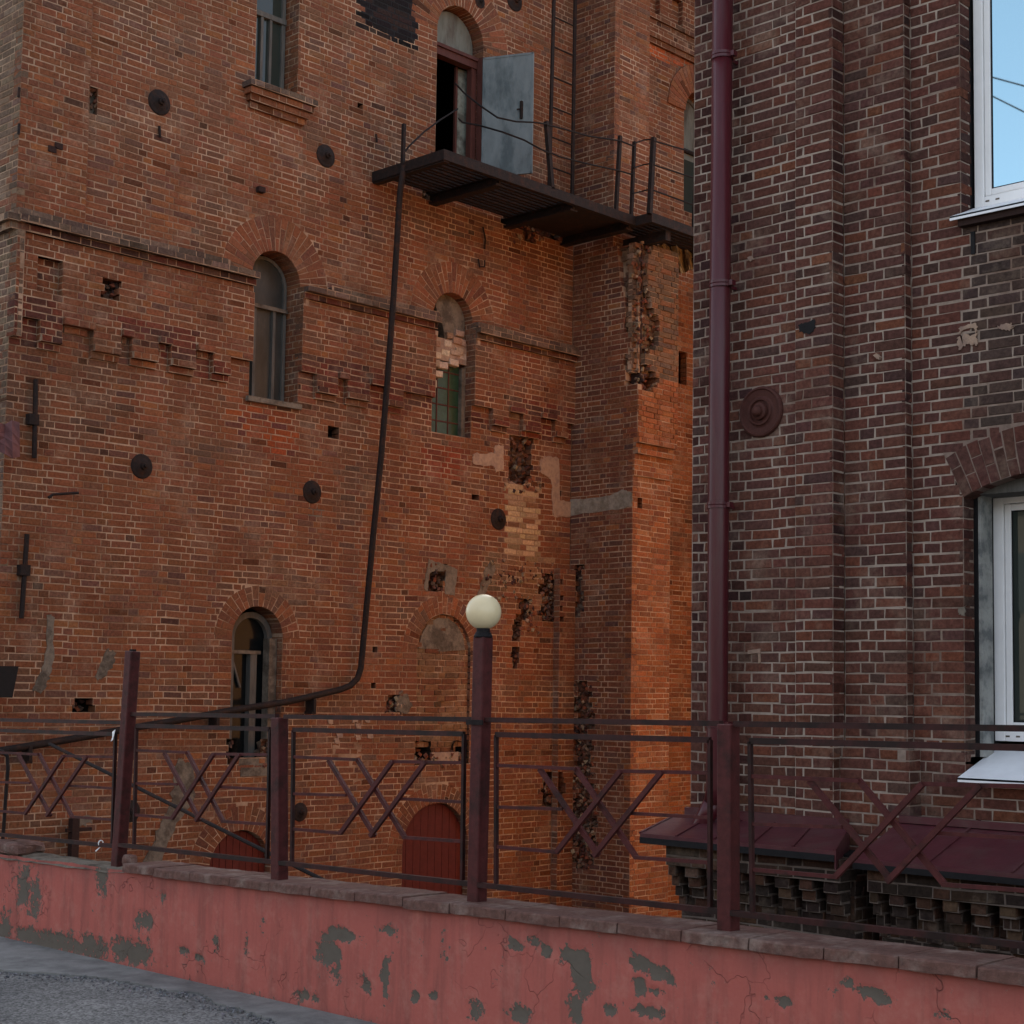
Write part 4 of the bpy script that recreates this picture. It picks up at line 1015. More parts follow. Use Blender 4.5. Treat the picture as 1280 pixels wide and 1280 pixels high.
# inner lining of the lower opening: black strip painted as the gap's shade, rough grey plaster strip
MB().abox((XW + .17, wy1 - .02, zl0 - .1), (XW + .21, wy1 + .06, zsp + .1)).build('reveal_gap_shade', MT['black_tar'], rb)
MB().abox((XW + .185, wy1 - .045, zl0 - .1), (XW + .35, wy1 + .05, zsp + .06)).build('reveal_plaster', mat('grey_render', (.40, .40, .37), .9, noise=.3, nscale=14, bump=.7, bscale=30, col2=(.16, .17, .165), m2scale=7), rb)
for lo_, hi_ in (((XW + .34, wy1 - .03, zl0 - .1), (XW + .5, wy1 + .05, zsp + .1)),  ((XW + .15, wy1 - .0, zu0), (XW + .3, wy1 + .04, zu1))): MB().abox(lo_, hi_).build('reveal_gap_shade', MT['black_tar'], rb)  # solid black strips painted as shade in both reveals
def pvc_window(X, ya, yb, z0, z1, glass, fw=.075, sash=True, label=None):
    """white plastic window: ya<yb; the visible side is -X"""
    o = bpy.data.objects.new('window', None); COL.objects.link(o); o.parent = rb
    if label: o['label'] = label
    m1 = MB()
    def fr(mb, ya, yb, z0, z1, x0, x1, t):
        mb.abox((x0, ya, z0), (x1, ya + t, z1)); mb.abox((x0, yb - t, z0), (x1, yb, z1)); mb.abox((x0, ya + t, z0), (x1, yb - t, z0 + t)); mb.abox((x0, ya + t, z1 - t), (x1, yb - t, z1))
    fr(m1, ya, yb, z0, z1, X, X + .07, fw); fm = m1.build('frame', MT['pvc'], o)
    bv = fm.modifiers.new('b', 'BEVEL'); bv.width = .006; bv.segments = 2
    m2 = MB(); ym = (ya + yb) / 2
    g = fw + .004
    for a, b in ((ya + g, ym - .01), (ym + .01, yb - g)):
        m2 = MB(); fr(m2, a, b, z0 + g, z1 - g, X + .012, X + .06, .05); s_ = m2.build('sash', MT['pvc'], o); bv = s_.modifiers.new('b', 'BEVEL'); bv.width = .008; bv.segments = 2
        m4 = MB(); fr(m4, a + .048, b - .048, z0 + g + .048, z1 - g - .048, X + .022, X + .03, .010); m4.build('gasket', MT['black_tar'], o)
        MB().abox((X + .03, a + .05, z0 + g + .05), (X + .045, b - .05, z1 - g - .05)).build('pane', glass, o)
    MB().abox((X + .014, ym - .03, z0 + g), (X + .05, ym + .03, z1 - g)).build('mullion', MT['pvc'], o)
    for zz in (z0 + .03,):
        for yy in (yb - .12, yb - .2): MB().abox((X - .003, yy, zz), (X + .002, yy + .03, zz + .012)).build('drain_cap', MT['cement'], o)
    return o
XF1 = XW + .17
ya_ = onX(1217, 130, XF1)[1]; zf0 = onX(1217, 261, XF1)[2]
pvc_window(XF1, wy0 + .02, ya_, zf0, zf0 + 2.4, MT['coated_glass'], label='upper white plastic window mirroring the blue sky')
XF2 = XW + .40
yb_ = onX(1242, 800, XF2)[1]; zf2 = onX(1243, 926, XF2)[2]; zt2 = zsp + .07
pvc_window(XF2, wy0 - .1, yb_, zf2, zt2, MT['plain_glass'], fw=.085, label='lower white plastic window with dark panes under the flat arch')
# metal sills
a = onX(1187, 271, XW - .10); b = zf0
MB().prism([(XW - .10, wy0 - .05, a[2]), (XW - .10, a[1], a[2]), (XF1 + .02, a[1] - .03, b + .01), (XF1 + .02, wy0 - .05, b + .01)], (0, 0, -.012)).abox((XW - .10, wy0 - .05, a[2] - .03), (XW - .092, a[1], a[2])).build('window_sill', MT['zinc'], rb)
a = onX(1197, 972, XW - .16); c_ = onX(1236, 936, XF2)
MB().prism([(XW - .16, wy0 - .15, a[2]), (XW - .16, a[1], a[2]), (XF2 + .02, wy1 - .02, c_[2] + .0), (XF2 + .02, wy0 - .15, c_[2])], (0, 0, -.014)).abox((XW - .16, wy0 - .15, a[2] - .03), (XW - .15, a[1], a[2])).build('window_sill', MT['zinc'], rb)
# broken cell under the upper sill and mortar scars
MB().abox((XW - .012, onX(1216, 300, XW)[1] - .02, onX(1216, 318, XW)[2]), (XW + .002, onX(1216, 300, XW)[1] + .012, onX(1216, 290, XW)[2])).build('broken_joint', MT['black_tar'], rb)
MB().abox((XW - .07, wy0, zu0 - .10), (XW + .0, onX(1203, 290, XW)[1], zu0 - .045)).build('under_sill', MT['rust_iron'], rb)
def rpatch(name, pts, M, X, **k): patch(name, face_x(X), [onX(x, y, X)[1:] for x, y in pts], M, rb, **k)
rpatch('plaster_scar', [(1197, 425), (1203, 419), (1221, 418), (1222, 432), (1210, 430), (1200, 437)], MT['pale_plaster'], XW, jag=.012, th=.006)
rpatch('plaster_scar', [(1199, 410), (1202, 408), (1219, 404), (1222, 407), (1220, 418), (1218, 410), (1204, 412), (1200, 418)], MT['pale_plaster'], XW, jag=.006, th=.006)
rpatch('plaster_scar', [(1247, 408), (1262, 404), (1269, 408), (1262, 413), (1252, 412)], MT['pale_plaster'], XW, jag=.008, th=.005)
rpatch('plaster_scar', [(935, 813), (951, 811), (951, 816), (935, 818)], MT['pale_plaster'], RX, jag=.004, th=.006, sub=3)
rpatch('plaster_scar', [(948.5, 817), (951, 817), (951, 829), (948.5, 829)], MT['pale_plaster'], RX, jag=.002, th=.006, sub=2)
rpatch('plaster_scar', [(1094, 445), (1098, 442), (1102, 446), (1101, 450), (1097, 448)], MT['pale_plaster'], RX + .13, jag=.003, th=.03)
rpatch('plaster_scar', [(934, 322), (940, 320), (943, 324), (938, 327)], MT['pale_plaster'], RX, jag=.003, th=.006)
rpatch('plaster_scar', [(1197, 760), (1207, 757), (1206, 770), (1200, 768)], MT['cement'], XW, jag=.008, th=.004)
rpatch('tar_spot', [(998, 405), (1010, 403), (1019, 398), (1020, 410), (1012, 418), (1000, 414)], MT['black_tar'], RX - .03, jag=.008, th=.003)
# large ringed wall anchor
u, z = ru(952, 515)
prof = [(1.0, 0), (1.0, .10), (.96, .17), (.90, .19), (.85, .13), (.62, .10), (.56, .13), (.52, .20), (.46, .20), (.42, .12), (.34, .12), (.32, .26), (.24, .30), (.22, .30), (.20, .42), (.12, .50), (.0001, .52)]
disc(FR, u, z, .205, MT['cast_red'], rb, d=-.008, prof=prof, label='large ringed cast iron wall anchor')
# bulk: side wall round the corner, back, roof, room lining
mb = MB(); mb.abox((RX + .03, YC - .30, RZB), (RX + .6, YC - .012, RZT + .6)); mb.abox((RX + .2, YC - .3, RZT - .1), (23, YC - .02, RZT + .6)); mb.abox((RX + .3, -3, RZT), (RX + .6, YC - .1, RZT + .6)); mb.abox((RX - .2, -3.2, RZT + .6), (24, YC + .2, RZT + .85)); mb.abox((XW + .1, -3.2, RZB), (24, -3.0, RZT + .6)); mb.abox((23.8, -3, RZB), (24, YC, RZT + .6))
mb.build('upper_wall', MT['plain_wall'], rb)
MB().abox((RX + .12, YC - .14, RZB), (23.8, YC - .02, RZT + .55)).build('end_wall', MT['bounce_wall'], rb)
mb = MB(); mb.abox((XW + 3.2, -2.9, RZB), (XW + 3.3, YC - .3, RZT)); mb.abox((XW + .5, wy1 + .8, RZB), (XW + 3.2, wy1 + .9, RZT)); mb.abox((XW + .5, wy0 - 1, RZB), (XW + 3.2, wy0 - .9, RZT))
for zz in (.2, zsp + .5, RZT - .4): mb.abox((XW + .5, wy0 - 1, zz), (XW + 3.2, wy1 + .9, zz + .1))
mb.build('interior', mat('room', (.07, .07, .06), .9), rb)
MB().abox((XF2 + .25, wy0 - .2, zf2), (XF2 + .27, wy1 - .55, zt2)).build('curtain', mat('curtain', (.09, .10, .08), .9), rb)

# ------ basement lean-tos with maroon sheet roofs
XA = RX - .72
def lean(name, ya, yb, zw, ze, xe, hipL=False, hipR=False):
    """roof sheet from the wall line down to the eave; ya<yb"""
    o = bpy.data.objects.new('lean_to', None); COL.objects.link(o); o.parent = rb; o['label'] = name
    return o
la = bpy.data.objects.new('lean_to', None); COL.objects.link(la); la.parent = rb; la['label'] = 'left basement lean-to, its roof wrapping the corner'
lb = bpy.data.objects.new('lean_to', None); COL.objects.link(lb); lb.parent = rb; lb['label'] = 'right basement lean-to with a broad maroon roof'
zwA = onX(980, 1029, RX)[2]; zeA = onX(980, 1058, XA)[2]; yA0 = onX(1043, 1062, XA)[1]; yAw = onX(1062, 1030, RX)[1]; yA1 = onX(800, 1046, XA)[1]
t = .035
xk = RX + .5
MB().prism([(RX - .02, yAw, zwA), (XA, yA0, zeA), (XA, yA1, zeA), (RX - .02, YC + .12, zwA)], (0, 0, -.03)).build('roof_sheet', MT['maroon_roof'], la)
MB().prism([(RX - .02, YC + .12, zwA), (XA, yA1, zeA), (xk, yA1, zeA), (xk, YC + .12, zwA)], (0, 0, -.03)).build('roof_sheet', MT['maroon_roof'], la)
mb = MB(); mb.abox((XA - .005, yA0, zeA - .075), (XA + .02, yA1, zeA - .028)); mb.abox((XA, yA1 - .02, zeA - .075), (xk, yA1 + .005, zeA - .028)); mb.build('fascia', MT['black_tar'], la)
MB().prism([(RX - .02, yAw, zwA + .003), (XA, yA0, zeA + .003), (XA, yA0, zeA - .13), (RX - .02, yAw, zeA - .13)], (0, -.012, 0)).build('gable_sheet', MT['maroon_roof'], la)
for k in range(6):
    f_ = k / 5.0; MB().bar((RX - .02, YC + .12 + (yAw - YC - .12) * f_, zwA + .004), (XA, yA1 + (yA0 - yA1) * f_, zeA + .004), .018, .014).build('roof_seam', MT['maroon_roof'], la)
MB().abox((RX - .05, yAw, zwA - .01), (RX - .004, YC + .02, zwA + .07)).build('flashing', MT['maroon_roof'], la)
XB_ = RX - .62
zwB = onX(1100, 1022, RX + .06)[2]; zeB = onX(1150, 1081, XB_)[2]; yB1 = onX(1066, 1076, XB_)[1]; yBw = onX(1062, 1022, RX)[1]
MB().prism([(RX + .15, -2.5, zwB + .02), (XB_, -2.5, zeB), (XB_, yB1, zeB), (RX + .15, yB1 + .02, zwB + .02)], (0, 0, -.03)).build('roof_sheet', MT['maroon_roof'], lb)
MB().abox((XB_ - .004, -2.5, zeB - .07), (XB_ + .02, yB1, zeB - .028)).build('fascia', MT['black_tar'], lb)
for k in range(6):
    y = yB1 - .62 * (k + .9); MB().bar((RX + .15, y, zwB + .024), (XB_, y, zeB + .004), .018, .014).build('roof_seam', MT['maroon_roof'], lb)
MB().abox((RX + .0, -2.5, zwB - .02), (RX + .05, yB1 - .0, zwB + .03)).build('flashing', MT['maroon_roof'], lb)
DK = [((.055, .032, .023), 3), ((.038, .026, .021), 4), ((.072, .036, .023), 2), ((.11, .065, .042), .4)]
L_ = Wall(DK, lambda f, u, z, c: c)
def dentils(face, ya, yb, ztop, owner):
    zt_ = ztop
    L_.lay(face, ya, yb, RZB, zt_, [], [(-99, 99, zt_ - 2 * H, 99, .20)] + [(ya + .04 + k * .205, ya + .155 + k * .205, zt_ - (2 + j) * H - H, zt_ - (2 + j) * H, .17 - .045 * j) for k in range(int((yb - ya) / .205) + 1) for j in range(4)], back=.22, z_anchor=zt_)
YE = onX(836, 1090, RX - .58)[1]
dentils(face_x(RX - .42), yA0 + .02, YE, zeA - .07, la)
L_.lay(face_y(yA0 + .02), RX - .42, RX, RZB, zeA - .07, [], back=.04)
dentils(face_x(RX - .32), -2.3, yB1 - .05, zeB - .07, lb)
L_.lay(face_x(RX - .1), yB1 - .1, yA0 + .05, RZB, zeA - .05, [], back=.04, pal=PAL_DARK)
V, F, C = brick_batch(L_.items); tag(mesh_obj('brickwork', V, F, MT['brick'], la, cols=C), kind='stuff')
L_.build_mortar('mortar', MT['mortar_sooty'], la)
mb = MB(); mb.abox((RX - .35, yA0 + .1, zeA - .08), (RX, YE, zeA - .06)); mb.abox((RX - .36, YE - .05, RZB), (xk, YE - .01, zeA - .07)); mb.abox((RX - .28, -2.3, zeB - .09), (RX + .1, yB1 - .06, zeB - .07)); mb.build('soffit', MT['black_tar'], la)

# ------ drainpipe
dp = thing('drainpipe', 'glossy maroon drainpipe running down the corner of the dark brick building', 'drainpipe')
XD = RX - .19
def dpx(x, y): return onX(x, y, XD)
MB().tube([dpx(904, -60), dpx(899, 500), dpx(896, 985), dpx(893, 1003)], .083, 20).build('pipe_run', MT['maroon_pipe'], dp, smooth=True)
MB().tube([dpx(893, 1000), dpx(884, 1018), dpx(876, 1032), dpx(874, 1112), dpx(880, 1128), dpx(886, 1140), dpx(885, 1230)], .076, 18).build('pipe_offset', MT['maroon_pipe'], dp, smooth=True)
for x, y in ((903, 71), (901, 356), (898, 632), (896, 905)):
    P = dpx(x, y); o = MB().lathe(P, (0, 0, 1), [(.083, -.028), (.092, -.026), (.092, -.004), (.087, 0), (.092, .004), (.092, .026), (.083, .028)], 22, ref=(1, 0, 0)).build('collar_ring', MT['maroon_pipe'], dp)
    MB().abox((P[0] + .07, P[1] - .02, P[2] - .012), (RX + .02, P[1] + .0, P[2] + .012)).abox((P[0] - .02, P[1] - .125, P[2] - .02), (P[0] + .03, P[1] - .08, P[2] + .02)).build('bracket', MT['maroon_pipe'], dp)
# ================================================================== GROUND, ROAD, LOW WALL
GZ = .07
def sheet(name, x0, x1, y0, y1, z, M, n=2):
    V = [(x0, y0, z), (x1, y0, z), (x1, y1, z), (x0, y1, z)]
    return tag(mesh_obj(name, V, [(0, 1, 2, 3)], M), kind='structure')
tag(mesh_obj('courtyard_ground', [(-400, -400, -2.3), (400, -400, -2.3), (400, 400, -2.3), (-400, 400, -2.3)], [(0, 1, 2, 3)], MT['courtyard']), kind='structure')
def asphalt_mat():
    M = mat('asphalt', (.165, .160, .152), .95, noise=.25, nscale=3, col2=(.11, .108, .105), m2scale=.9)
    N, L = M.node_tree.nodes, M.node_tree.links; b = N["Principled BSDF"]
    geo = N.new("ShaderNodeNewGeometry"); v = N.new("ShaderNodeTexVoronoi"); v.inputs["Scale"].default_value = 75; L.new(geo.outputs["Position"], v.inputs["Vector"])
    mr = N.new("ShaderNodeMapRange"); mr.inputs["From Min"].default_value = .0; mr.inputs["From Max"].default_value = 1; mr.inputs["To Min"].default_value = .62; mr.inputs["To Max"].default_value = 1.7
    sp = N.new("ShaderNodeSeparateColor"); L.new(v.outputs["Color"], sp.inputs[0]); L.new(sp.outputs[0], mr.inputs["Value"])
    src = b.inputs["Base Color"].links[0].from_socket
    vm = N.new("ShaderNodeVectorMath"); vm.operation = 'SCALE'; L.new(src, vm.inputs[0]); L.new(mr.outputs[0], vm.inputs["Scale"]); L.new(vm.outputs[0], b.inputs["Base Color"])
    bp = N.new("ShaderNodeBump"); bp.inputs["Strength"].default_value = .6; bp.inputs["Distance"].default_value = .008; bp.invert = True; L.new(v.outputs["Distance"], bp.inputs["Height"]); L.new(bp.outputs[0], b.inputs["Normal"])
    return M
MT['asphalt'] = asphalt_mat()
XWF = FENCE_X - .10          # front face of the low wall
rd = MB().abox((-60, -60, -2.2), (XWF + .05, 80, GZ - .012)).build('road', MT['asphalt']); tag(rd, kind='structure')
# concrete strip at the foot of the wall, its street edge broken
edge_px = [(-60, 1206), (0, 1212), (60, 1216), (120, 1220), (170, 1229), (215, 1238), (250, 1240), (268, 1253), (300, 1260), (335, 1272), (352, 1284), (420, 1300), (560, 1345), (700, 1400)]
E_ = [onZ(x, y, GZ)[:2] for x, y in edge_px]; E_ = [(-0 + e[0], e[1]) for e in E_]
top = [(XWF + .06, 14.0)] ; pts = [(XWF + .06, 20.0), (E_[0][0] - .2, 20.0)]
for i in range(len(E_) - 1):
    a, b = np.array(E_[i]), np.array(E_[i + 1]); n = max(2, int(np.linalg.norm(b - a) / .035))
    for k in range(n): q = a + (b - a) * k / n + RNG.uniform(-.018, .018, 2); pts.append(tuple(q))
pts.append((E_[-1][0], E_[-1][1])); pts.append((XWF + .06, E_[-1][1] - .5))
st = MB().prism([(a, b, GZ) for a, b in pts], (0, 0, -.03)).build('pavement_strip', mat('worn_concrete', (.24, .238, .225), .95, noise=.22, nscale=8, bump=.5, bscale=60, col2=(.165, .162, .155), m2scale=2.2)); tag(st, kind='structure')
fr = [(XWF - random.uniform(.1, 1.5), random.uniform(4.5, 9.5), GZ) for _ in range(0)]
# loose grit along the broken edge
gp = []
for e in range(420):
    i = random.randrange(len(E_) - 4); a, b = np.array(E_[i]), np.array(E_[i + 1]); q = a + (b - a) * random.random(); gp.append((q[0] - abs(random.gauss(0, .09)), q[1] - abs(random.gauss(0, .05)), GZ - .008))
g = fragments('gravel', None, gp, .008, [((.16, .16, .165), 3), ((.26, .26, .27), 1)]); tag(g, 'loose grey grit along the broken pavement edge', 'gravel', 'stuff')

lowwall = thing('plastered_wall', 'low red plastered wall with peeling grey patches and brick coping', 'wall')
def ztop(y): return ZC0 + ZC1 * y
XCF = FENCE_X - .14
qa, qb, qc = onX(349, 1103, XCF), onX(628, 1140, XCF), onX(1028, 1183, XCF)
A_ = np.polyfit([qa[1], qb[1], qc[1]], [qa[2], qb[2], qc[2]], 1); ZC1, ZC0 = A_
YL_ = onX(152, 1095, XCF)[1]           # where the coping ends
def stucco_mat():
    M = bpy.data.materials.new('stucco'); M.use_nodes = True; N, L = M.node_tree.nodes, M.node_tree.links; b = N["Principled BSDF"]; b.inputs["Roughness"].default_value = .93; b.inputs["Specular IOR Level"].default_value = .2
    at = N.new("ShaderNodeAttribute"); at.attribute_name = "Col"; sp = N.new("ShaderNodeSeparateColor"); L.new(at.outputs["Color"], sp.inputs[0])
    geo = N.new("ShaderNodeNewGeometry")
    def nz(s, d=5, r=.65):
        t = N.new("ShaderNodeTexNoise"); t.inputs["Scale"].default_value = s; t.inputs["Detail"].default_value = d; t.inputs["Roughness"].default_value = r; L.new(geo.outputs["Position"], t.inputs["Vector"]); return t
    def math_(op, a, bb, clamp=False):
        t = N.new("ShaderNodeMath"); t.operation = op; t.use_clamp = clamp
        for i, q in enumerate((a, bb)):
            if isinstance(q, (int, float)): t.inputs[i].default_value = q
            else: L.new(q, t.inputs[i])
        return t.outputs[0]
    n1 = nz(11, 6, .7).outputs["Fac"]; n2 = nz(55, 3).outputs["Fac"]
    s = math_('ADD', sp.outputs[0], math_('MULTIPLY', math_('SUBTRACT', n1, .5), 2.1)); n3 = nz(27, 5, .7).outputs["Fac"]; s = math_('ADD', s, math_('MULTIPLY', math_('SUBTRACT', n3, .5), 1.3)); s = math_('ADD', s, math_('MULTIPLY', math_('SUBTRACT', n2, .5), .9))
    fk = N.new("ShaderNodeMapRange"); fk.inputs["From Min"].default_value = .56; fk.inputs["From Max"].default_value = .72; L.new(nz(3.1, 4, .6).outputs["Fac"], fk.inputs["Value"]); fn = N.new("ShaderNodeMapRange"); fn.inputs["From Min"].default_value = .60; fn.inputs["From Max"].default_value = .66; L.new(nz(19, 6, .75).outputs["Fac"], fn.inputs["Value"]); s = math_('ADD', s, math_('MULTIPLY', fk.outputs[0], fn.outputs[0]))
    chip = N.new("ShaderNodeMapRange"); chip.inputs["From Min"].default_value = .50; chip.inputs["From Max"].default_value = .54; L.new(s, chip.inputs["Value"])
    rim = N.new("ShaderNodeMapRange"); rim.inputs["From Min"].default_value = .42; rim.inputs["From Max"].default_value = .50; L.new(s, rim.inputs["Value"])
    # crazing
    ds = nz(4, 3).outputs["Color"]; vm = N.new("ShaderNodeVectorMath"); vm.operation = 'MULTIPLY_ADD'; vm.inputs[1].default_value = (.5, .5, .5); L.new(ds, vm.inputs[0]); L.new(geo.outputs["Position"], vm.inputs[2])
    vo = N.new("ShaderNodeTexVoronoi"); vo.feature = 'DISTANCE_TO_EDGE'; vo.inputs["Scale"].default_value = 2.6; L.new(vm.outputs[0], vo.inputs["Vector"])
    cr = N.new("ShaderNodeMapRange"); cr.inputs["From Min"].default_value = .002; cr.inputs["From Max"].default_value = .012; cr.inputs["To Min"].default_value = 1; cr.inputs["To Max"].default_value = 0; L.new(vo.outputs[0], cr.inputs["Value"])
    cm = N.new("ShaderNodeMapRange"); cm.inputs["From Min"].default_value = .50; cm.inputs["From Max"].default_value = .62; L.new(nz(1.7, 3).outputs["Fac"], cm.inputs["Value"])
    crack = math_('MULTIPLY', cr.outputs[0], cm.outputs[0])
    def mix(f, a, bcol, mode='MIX'):
        t = N.new("ShaderNodeMix"); t.data_type = 'RGBA'; t.blend_type = mode
        if isinstance(f, float): t.inputs[0].default_value = f
        else: L.new(f, t.inputs[0])
        for k, q in ((6, a), (7, bcol)):
            if isinstance(q, tuple): t.inputs[k].default_value = (*q, 1)
            else: L.new(q, t.inputs[k])
        return t.outputs[2]
    vs = N.new("ShaderNodeVectorMath"); vs.operation = 'MULTIPLY'; vs.inputs[1].default_value = (7, 7, .7); L.new(geo.outputs["Position"], vs.inputs[0]); stn = N.new("ShaderNodeTexNoise"); stn.inputs["Scale"].default_value = 1.6; stn.inputs["Detail"].default_value = 6; stn.inputs["Roughness"].default_value = .7; L.new(vs.outputs[0], stn.inputs["Vector"])
    smr = N.new("ShaderNodeMapRange"); smr.inputs["From Min"].default_value = .48; smr.inputs["From Max"].default_value = .72; L.new(stn.outputs["Fac"], smr.inputs["Value"])
    base = mix(nz(2.2, 5).outputs["Fac"], (.50, .138, .110), (.39, .095, .075)); base = mix(math_('MULTIPLY', n2, .35), base, (.56, .20, .16))
    base = mix(math_('MULTIPLY', smr.outputs[0], .55), base, (.17, .075, .062)); dmr = N.new("ShaderNodeMapRange"); dmr.inputs["From Min"].default_value = .5; dmr.inputs["From Max"].default_value = .75; L.new(nz(6, 6, .75).outputs["Fac"], dmr.inputs["Value"]); base = mix(math_('MULTIPLY', dmr.outputs[0], .5), base, (.56, .26, .205))
    st_ = N.new("ShaderNodeMapRange"); st_.inputs["From Min"].default_value = .1; st_.inputs["From Max"].default_value = .9; L.new(sp.outputs[1], st_.inputs["Value"])
    base = mix(math_('MULTIPLY', st_.outputs[0], .55), base, (.20, .085, .075))
    base = mix(math_('MULTIPLY', rim.outputs[0], .35), base, (.50, .27, .22))
    grey = mix(n1, (.100, .086, .068), (.185, .155, .125))
    c = mix(chip.outputs[0], base, grey); c = mix(math_('MULTIPLY', crack, .45), c, (.09, .035, .032))
    L.new(c, b.inputs["Base Color"])
    h = math_('SUBTRACT', math_('MULTIPLY', n2, .35), chip.outputs[0]); h = math_('SUBTRACT', h, crack)
    bp = N.new("ShaderNodeBump"); bp.inputs["Strength"].default_value = .8; bp.inputs["Distance"].default_value = .006; L.new(h, bp.inputs["Height"]); L.new(bp.outputs[0], b.inputs["Normal"])
    return M
MT['stucco'] = stucco_mat()
y0_, y1_w = 1.2, 14.0; ny_ = 1100; nz_ = 60
yy = np.linspace(y0_, y1_w, ny_ + 1)
blobs = [(30, 1110, 14, 26, 1), (128 / 1., 1100, 10, 26, .9), (45, 1125, 8, 30, .8), (60, 1175, 70, 12, 1), (115, 1185, 22, 16, 1.1), (165, 1190, 26, 16, 1.2), (5, 1160, 10, 26, .9), (180, 1150, 14, 14, 1), (187, 1180, 6, 26, .7), (230, 1188, 8, 6, 1), (248, 1197, 8, 5, 1), (205, 1120, 6, 8, .8),
         (425, 1168, 16, 9, 1.3), (412, 1190, 14, 16, 1.3), (420, 1215, 8, 18, 1), (408, 1172, 10, 8, 1), (482, 1220, 5, 24, .9), (457, 1232, 10, 10, 1), (485, 1163, 12, 6, .9), (520, 1246, 6, 7, 1.1), (542, 1245, 7, 7, 1.0), (590, 1262, 10, 18, .9), (560, 1190, 10, 20, .5), (645, 1182, 9, 8, 1.1), (668, 1177, 8, 8, 1.1), (684, 1188, 8, 10, 1), (722, 1200, 18, 14, 1.4), (728, 1225, 12, 26, 1.3), (720, 1262, 9, 20, 1.1), (650, 1268, 14, 10, 1), (800, 1205, 16, 9, 1.3), (822, 1216, 16, 9, 1.3), (800, 1232, 9, 12, 1.2), (838, 1225, 7, 8, 1), (820, 1240, 12, 5, .9), (812, 1266, 22, 8, 1.1), (762, 1262, 8, 6, 1), (980, 1252, 12, 7, 1.2), (958, 1246, 4, 4, .9), (1090, 1240, 20, 8, 1.2), (1062, 1228, 8, 8, .9), (1105, 1250, 12, 6, 1), (270, 1180, 4, 10, .8), (308, 1185, 4, 14, .7), (1180, 1268, 14, 6, .8), (380, 1245, 14, 8, .8), (395, 1248, 5, 8, .9), (225, 1085, 8, 5, .6), (330, 1150, 5, 14, .6)]
BL = []
for (x, y, rx, ry, s_) in blobs:
    P = onX(x, y, XWF); Pz = onX(x + 1, y, XWF); ky = abs(Pz[1] - P[1]); kz = abs(onX(x, y + 1, XWF)[2] - P[2]); BL.append((P[1], P[2], rx * ky, ry * kz, s_))
V = []; C = []
zt_arr = np.where(yy < YL_, ZC0 + ZC1 * yy - .046, ZC0 + ZC1 * yy - .045 + .02 * np.array([fbm(q * 5, 3) for q in yy]))
for j in range(nz_ + 1):
    z = GZ - .15 + (zt_arr - (GZ - .15)) * j / nz_
    chip = np.zeros_like(z)
    for (by, bz, ry_, rz_, s_) in BL: chip = np.maximum(chip, s_ * np.exp(-(((yy - by) / ry_) ** 2 + ((z - bz) / rz_) ** 2) * .75))
    foot = np.clip(1 - (z - GZ) / .05, 0, 1)
    edge_dark = np.clip(1 - (zt_arr - z) / .16, 0, 1) * (.3 + .7 * np.array(vnoise(yy * 9, 0 * yy))) + .5 * foot  # darker below the coping and along the foot
    chip = np.maximum(chip, foot * .25)
    x = XWF + .004 * fbm(yy * 2, z * 3) - .006
    x = x + np.clip((chip - .45) * .03, 0, .006)
    V.append(np.stack([x, yy, z], 1)); chip = chip * .93
    C.append(np.stack([chip, edge_dark, 0 * z], 1))
V = np.concatenate(V); C = np.concatenate(C); n1_ = ny_ + 1
ii, jj = np.meshgrid(np.arange(ny_), np.arange(nz_)); k = (jj * n1_ + ii).ravel()
F = np.stack([k, k + n1_, k + n1_ + 1, k + 1], 1)
mesh_obj('plaster_face', V, F, MT['stucco'], lowwall, cols=C, smooth=True)
# body of the wall behind the plaster, down to the courtyard
def slab(y_a, y_b, dz, x0, x1, zb=-2.3):
    V = []
    for y in (y_a, y_b):
        zt = ZC0 + ZC1 * y + dz; V += [(x0, y, zb), (x1, y, zb), (x1, y, zt), (x0, y, zt)]
    return V, [(0, 1, 2, 3), (4, 7, 6, 5), (0, 4, 5, 1), (1, 5, 6, 2), (2, 6, 7, 3), (3, 7, 4, 0)]
mb = MB(); mb.add(*slab(1.2, YL_, -.050, XWF + .02, FENCE_X + .16)); mb.add(*slab(YL_, 14.0, -.052, XWF + .02, FENCE_X + .16)); mb.build('wall_core', MT['cement'], lowwall)
# coping: brick-on-flat slabs
y = YL_ - .01; edges = [onX(x, 1100 + (x - 150) * .11, XCF)[1] for x in (150, 189, 234, 284, 334, 386, 442, 502, 560, 630, 698, 770, 850, 934, 1028, 1122, 1220, 1310, 1420, 1540)]
for i in range(len(edges) - 1):
    ya, yb = edges[i], edges[i + 1]; ya -= .004; yb += .004
    o_ = random.uniform(-.006, .006); V = []
    n = 7; prof = [(XCF + o_, -.048), (XCF + o_ - .001, -.045), (XCF + o_ + .001, -.006), (XCF + o_ + .006, .0), (XCF + .12, .002), (FENCE_X + .17, 0), (FENCE_X + .18, -.048)]
    nn = len(prof); Fq = []
    dzs = random.uniform(-.004, .004)
    for k in range(n + 1):
        yv = ya + (yb - ya) * k / n; jit = .010 if k in (0, n) else .0
        for (px_, pz_) in prof: V.append((px_ + random.uniform(-.0025, .0025) + jit * .7, yv, ZC0 + ZC1 * yv + pz_ + dzs + random.uniform(-.0018, .0018)))
    for k in range(n):
        for q in range(nn - 1): Fq.append((k * nn + q, k * nn + q + 1, (k + 1) * nn + q + 1, (k + 1) * nn + q))
        Fq.append((k * nn + nn - 1, k * nn, (k + 1) * nn, (k + 1) * nn + nn - 1))
    Fq.append(tuple(range(nn))); Fq.append(tuple(n * nn + q for q in range(nn - 1, -1, -1)))
    mesh_obj('coping_slab', V, Fq, MT['coping'], lowwall)
